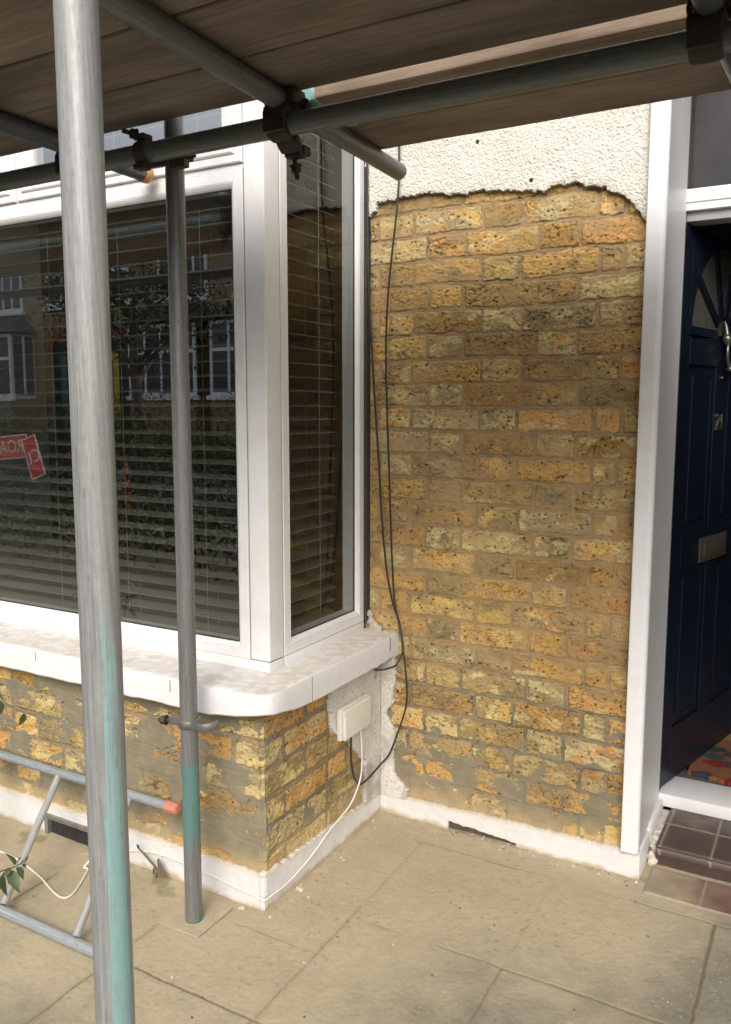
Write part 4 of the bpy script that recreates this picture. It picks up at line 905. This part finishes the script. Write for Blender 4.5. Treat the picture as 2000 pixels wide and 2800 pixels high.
for k in range(9):
    q = base+Vector((rs_.uniform(-.35, -.02), rs_.uniform(-.2, .2), rs_.uniform(.3, .8))); twig([base+Vector((rs_.uniform(-.1, .0), 0, 0)), (base+q)/2+Vector((0, 0, .1)), q], .005)
    for j in range(16): leaf(lb, q-(q-base)*rs_.random()*.6+Vector((rs_.gauss(0, .03), rs_.gauss(0, .03), rs_.gauss(0, .03))), Vector((rs_.gauss(0, 1), rs_.gauss(0, 1), rs_.gauss(-.2, .6))), .055, .024, rs_)
obj('stem', sb, STEM, shr); obj('leaves', lb, LEAF, shr, 60); obj('young_leaves', lyb, LEAFY, shr, 60)
bm = bmesh.new(); rs_ = random.Random(2)
q0 = on(450, 2400, 2, .004); yb = -.722
for pts in (((440, 2398), (425, 2370), (395, 2335), (378, 2318)), ((440, 2390), (436, 2372), (432, 2350)), ((455, 2398), (445, 2375), (433, 2348)), ((428, 2398), (420, 2385), (424, 2368))):
    sweep(bm, [Vector(on(x, y, 1, yb-.01*rs_.random())) for x, y in pts], [.0042, .004, .0035, .002][:len(pts)], 7)
wd = obj('dead_weed', bm, M('dry_stem', (.16, .12, .08), rough=.95, var=.3, vscale=60)); tag(wd, 'dry broken weed stems growing against the white plinth', 'weed')
bm = bmesh.new(); a = on(380, 2322, 1, -.73); leaf(bm, a, Vector((-.3, 0, 1)), .018, .008, rs_); obj('leaf', bm, LEAF, wd)
#STREET
# ------------------------------------------------------------------ the street behind the camera (seen mirrored in the panes)
OBR = M('far_brick', (.34, .255, .14), rough=.9, var=.22, vscale=14, stretch=(1, 1, 3)); OWH = M('far_white', (.86, .86, .86), rough=.5); OSL = M('far_slate', (.075, .075, .08), rough=.7, var=.25, vscale=6)
OGL = M('far_glass', (.06, .065, .07), rough=.12); ORD = M('far_red_brick', (.36, .11, .06), rough=.9); ODK = M('far_porch', (.04, .04, .04), rough=.9); OYE = M('yellow_door', (.62, .42, .03), rough=.4); OGR = M('far_door', (.12, .14, .15), rough=.5)
HED = M('hedge_leaf', (.022, .038, .014), rough=.8, spec=.15, var=.2, vscale=5)
FYO = -17.0
def far_house(cx, sgn, label, doormat_):
    h = empty('opposite_house', (cx, FYO, 0), label=label, cat='house', group='terraced houses across the street')
    def P(a, b): return sorted((cx+sgn*a, cx+sgn*b))
    def bx(name, a, b, y0, y1, z0, z1, mat, par=h):
        x0, x1 = P(a, b); return boxobj(name, x0, x1, y0, y1, z0, z1, mat, par)
    bx('wall', 0, 5.2, FYO-6, FYO, 0, 6.3, OBR)
    bm = bmesh.new(); x0, x1 = P(0, 5.2); vs = [bm.verts.new(p) for p in ((x0, FYO+.3, 6.2), (x1, FYO+.3, 6.2), (x1, FYO-3.2, 8.6), (x0, FYO-3.2, 8.6), (x0, FYO-6.2, 6.2), (x1, FYO-6.2, 6.2))]
    bm.faces.new((vs[0], vs[1], vs[2], vs[3])); bm.faces.new((vs[3], vs[2], vs[5], vs[4])); bm.faces.new((vs[0], vs[3], vs[4])); bm.faces.new((vs[1], vs[5], vs[2])); rf = obj('roof', bm, OSL, h)
    bx('chimney', 4.6, 5.2, FYO-3.6, FYO-2.6, 7.5, 9.8, OBR, rf)
    bm = bmesh.new(); n = 20; ax0 = cx+sgn*.85          # arch over the porch
    for i in range(n):
        a0, a1 = math.pi*i/n, math.pi*(i+1)/n; q = []
        for yy in (FYO+.002, FYO+.06):
            for a in (a0, a1): q += [(ax0-math.cos(a)*.78, yy, 3.25+math.sin(a)*.42), (ax0-math.cos(a)*.98, yy, 3.25+math.sin(a)*.66)]
        v8 = [bm.verts.new(p) for p in q]
        for f in ((4, 5, 7, 6), (0, 2, 3, 1), (0, 4, 6, 2), (1, 3, 7, 5)): bm.faces.new([v8[i] for i in f])
    obj('arch', bm, ORD, h); bx('porch', .1, 1.6, FYO+.003, FYO+.02, .2, 3.5, ODK)
    d = bx('door', .55, 1.25, FYO+.022, FYO+.05, .3, 3.1, doormat_); bx('door_pane', .78, 1.02, FYO+.051, FYO+.056, 1.9, 2.9, OGL, d); bx('door_frame', .3, .5, FYO+.022, FYO+.045, .3, 3.3, OWH, d)
    def win(a, b, z0, z1, y, nx, tz):
        w = bx('window', a, b, y, y+.06, z0, z1, OWH); x = a+.09
        wd = (b-a-.09*(nx+1))/nx
        for i in range(nx):
            for (q0, q1) in (((z0+.09, tz-.05), (tz+.05, z1-.09)) if tz else ((z0+.09, z1-.09),)):
                bx('pane', a+.09+i*(wd+.09), a+.09+i*(wd+.09)+wd, y+.061, y+.066, q0, q1, OGL, w)
        bx('sill', a-.1, b+.1, y+.001, y+.12, z0-.12, z0-.001, OWH, w)
    win(1.05, 1.75, 4.6, 5.55, FYO+.002, 1, 0); win(2.9, 4.7, 4.55, 5.85, FYO+.002, 4, 0)
    bx('bay', 2.5, 4.95, FYO, FYO+.9, 0, 1.75, OBR); win(2.5, 4.95, 1.8, 3.75, FYO+.84, 4, 3.0)
    x0, x1 = P(2.45, 5.0); bx('bay_side', 2.5, 2.56, FYO+.001, FYO+.84, 1.75, 3.75, OWH); w_ = bx('window', 2.44, 2.4995, FYO+.1, FYO+.80, 1.9, 3.7, OGL); bx('frame', 2.425, 2.439, FYO+.42, FYO+.50, 1.9, 3.7, OWH, w_)
    bm = bmesh.new(); e = .15; vs = [bm.verts.new(p) for p in ((x0-e, FYO+1.1, 3.8), (x1+e, FYO+1.1, 3.8), (x1+e, FYO, 3.8), (x0-e, FYO, 3.8), (x0+.5, FYO+.02, 4.4), (x1-.5, FYO+.02, 4.4))]
    for f in ((0, 1, 5, 4), (1, 2, 5), (0, 4, 3), (2, 3, 4, 5), (0, 3, 2, 1)): bm.faces.new([vs[i] for i in f])
    bmesh.ops.recalc_face_normals(bm, faces=bm.faces[:]); obj('bay_roof', bm, OSL, h)
k = 0
for px_ in (-29.1, -18.7, -8.3, 2.1):
    for s in (-1, 1):
        k += 1
        far_house(px_, s, ('brick house across the street with a yellow front door' if (px_ == -18.7 and s == 1) else 'brick house across the street with slate bay roof and dark front door'), OYE if (px_ == -18.7 and s == 1) else OGR)
def hedge(name, label, x0, x1, y, h, d, n, seed):
    rs = np.random.RandomState(seed); P = np.stack([rs.uniform(x0, x1, n), y+rs.uniform(-d, d, n), h*rs.rand(n)**.6+.12*rs.randn(n)*.5], -1); P[:, 2] = np.abs(P[:, 2])
    P[:, 2] *= .85+.3*vn(P[:, 0]*1.3, P[:, 0]*0, seed)
    a = rs.randn(n, 3); a /= np.linalg.norm(a, axis=1)[:, None]; b = np.cross(a, rs.randn(n, 3)); b /= np.linalg.norm(b, axis=1)[:, None]; sz = rs.uniform(.016, .038, n)[:, None]
    V = np.stack([P-a*sz, P-b*sz*.5, P+a*sz, P+b*sz*.5], 1).reshape(-1, 3); Fq = np.arange(n*4).reshape(-1, 4)
    o = link(name, mesh_np(name, V, Fq, None, False), HED); tag(o, label, 'hedge'); return o
hedge('hedge', 'dark clipped hedge along the front garden behind the viewer', -14, 6, -5.7, 1.22, .40, 52000, 3)
hedge('hedge', 'green hedge in the gardens across the street', -40, 12, -13.4, 1.75, .4, 60000, 4)
o = hedge('ground_cover', 'low dark planting covering the front garden', -12, 6, -4.55, .62, .85, 26000, 5); del o['category']; o['kind'] = 'stuff'; o['category'] = 'planting'
# street tree
tr = empty('street_tree', (-9.2, -9.3, 0), label='broad leafy tree beside the road behind the viewer', cat='tree')
bm = bmesh.new(); rs_ = random.Random(5); cr = []
sweep(bm, [(-9.2, -9.3, 0), (-9.15, -9.3, 1.2), (-9.2, -9.25, 2.2), (-9.25, -9.3, 3.2)], [.11, .09, .08, .05], 10)
for i in range(14):
    z = rs_.uniform(1.8, 3.2); a = rs_.uniform(0, 6.28); L = rs_.uniform(.7, 1.5); e = Vector((-9.2+math.cos(a)*L, -9.3+math.sin(a)*L, z+rs_.uniform(.3, 1.0))); cr.append(e)
    sweep(bm, [(-9.2, -9.3, z), ((-9.2+e.x)/2, (-9.3+e.y)/2, (z+e.z)/2+.05), e], [.04, .025, .01], 6)
obj('trunk', bm, M('bark', (.08, .065, .05), rough=.95), tr)
rs = np.random.RandomState(6); n = 6500; ce = np.array([tuple(c) for c in cr]); P = ce[rs.randint(0, len(ce), n)]+rs.randn(n, 3)*np.array([.36, .36, .26])
a = rs.randn(n, 3); a /= np.linalg.norm(a, axis=1)[:, None]; b = np.cross(a, rs.randn(n, 3)); b /= np.linalg.norm(b, axis=1)[:, None]; sz = rs.uniform(.02, .042, n)[:, None]
link('crown', mesh_np('crown', np.stack([P-a*sz, P-b*sz*.6, P+a*sz, P+b*sz*.6], 1).reshape(-1, 3), np.arange(n*4).reshape(-1, 4), None, False), HED, tr)
# folded road sign and cones in the front garden
SRED = M('sign_red', (.62, .025, .04), rough=.35); SWH = M('sign_white', (.85, .85, .83), rough=.4); CON = M('cone_orange', (.75, .13, .03), rough=.5)
sg = empty('road_sign', (-6.0, -4.5, 0), label='red folding road closed sign standing in the front garden', cat='sign')
def panel(x, z, w, h, rot, body, sz, py):
    mw = Matrix.Translation((x, py, z)) @ Matrix.Rotation(R(rot), 4, 'Y')
    bm = bmesh.new(); box(bm, -w/2, w/2, -.006, 0, -h/2, h/2, 0, 1, mw); p = obj('panel', bm, SRED, sg)
    bm = bmesh.new()
    for q in ((-w/2, w/2, h/2-.012, h/2), (-w/2, w/2, -h/2, -h/2+.012), (-w/2, -w/2+.012, -h/2, h/2), (w/2-.012, w/2, -h/2, h/2)): box(bm, q[0], q[1], .0005, .002, q[2], q[3], 0, 1, mw)
    obj('border', bm, SWH, p); text_mesh('lettering', body, sz, .001, SWH, p, mw @ Matrix(((-1, 0, 0, 0), (0, 0, 1, .002), (0, 1, 0, 0), (0, 0, 0, 1))))
panel(-6.42, 1.03, .66, .25, -5, 'ROAD', .19, -4.53); panel(-5.95, .943, .22, .44, -19, 'CL', .19, -4.48)
bm = bmesh.new(); sweep(bm, [(-6.75, -4.56, 1.15), (-6.85, -4.45, 0)], .012, 8); sweep(bm, [(-6.0, -4.56, 1.1), (-5.95, -4.45, 0)], .012, 8); obj('leg', bm, MAT_IRON, sg)
for i, (x, y, lb_) in enumerate(((-7.6, -7.4, 'orange cone on the road beyond the near hedge'), (-9.0, -7.9, 'orange cone on the road farther from the near hedge'))):
    bm = bmesh.new(); sweep(bm, [(x, y, .03), (x, y, .74)], [.08, .02], 16); box(bm, x-.11, x+.11, y-.11, y+.11, 0, .03); o = obj('traffic_cone', bm, CON); tag(o, lb_, 'cone')
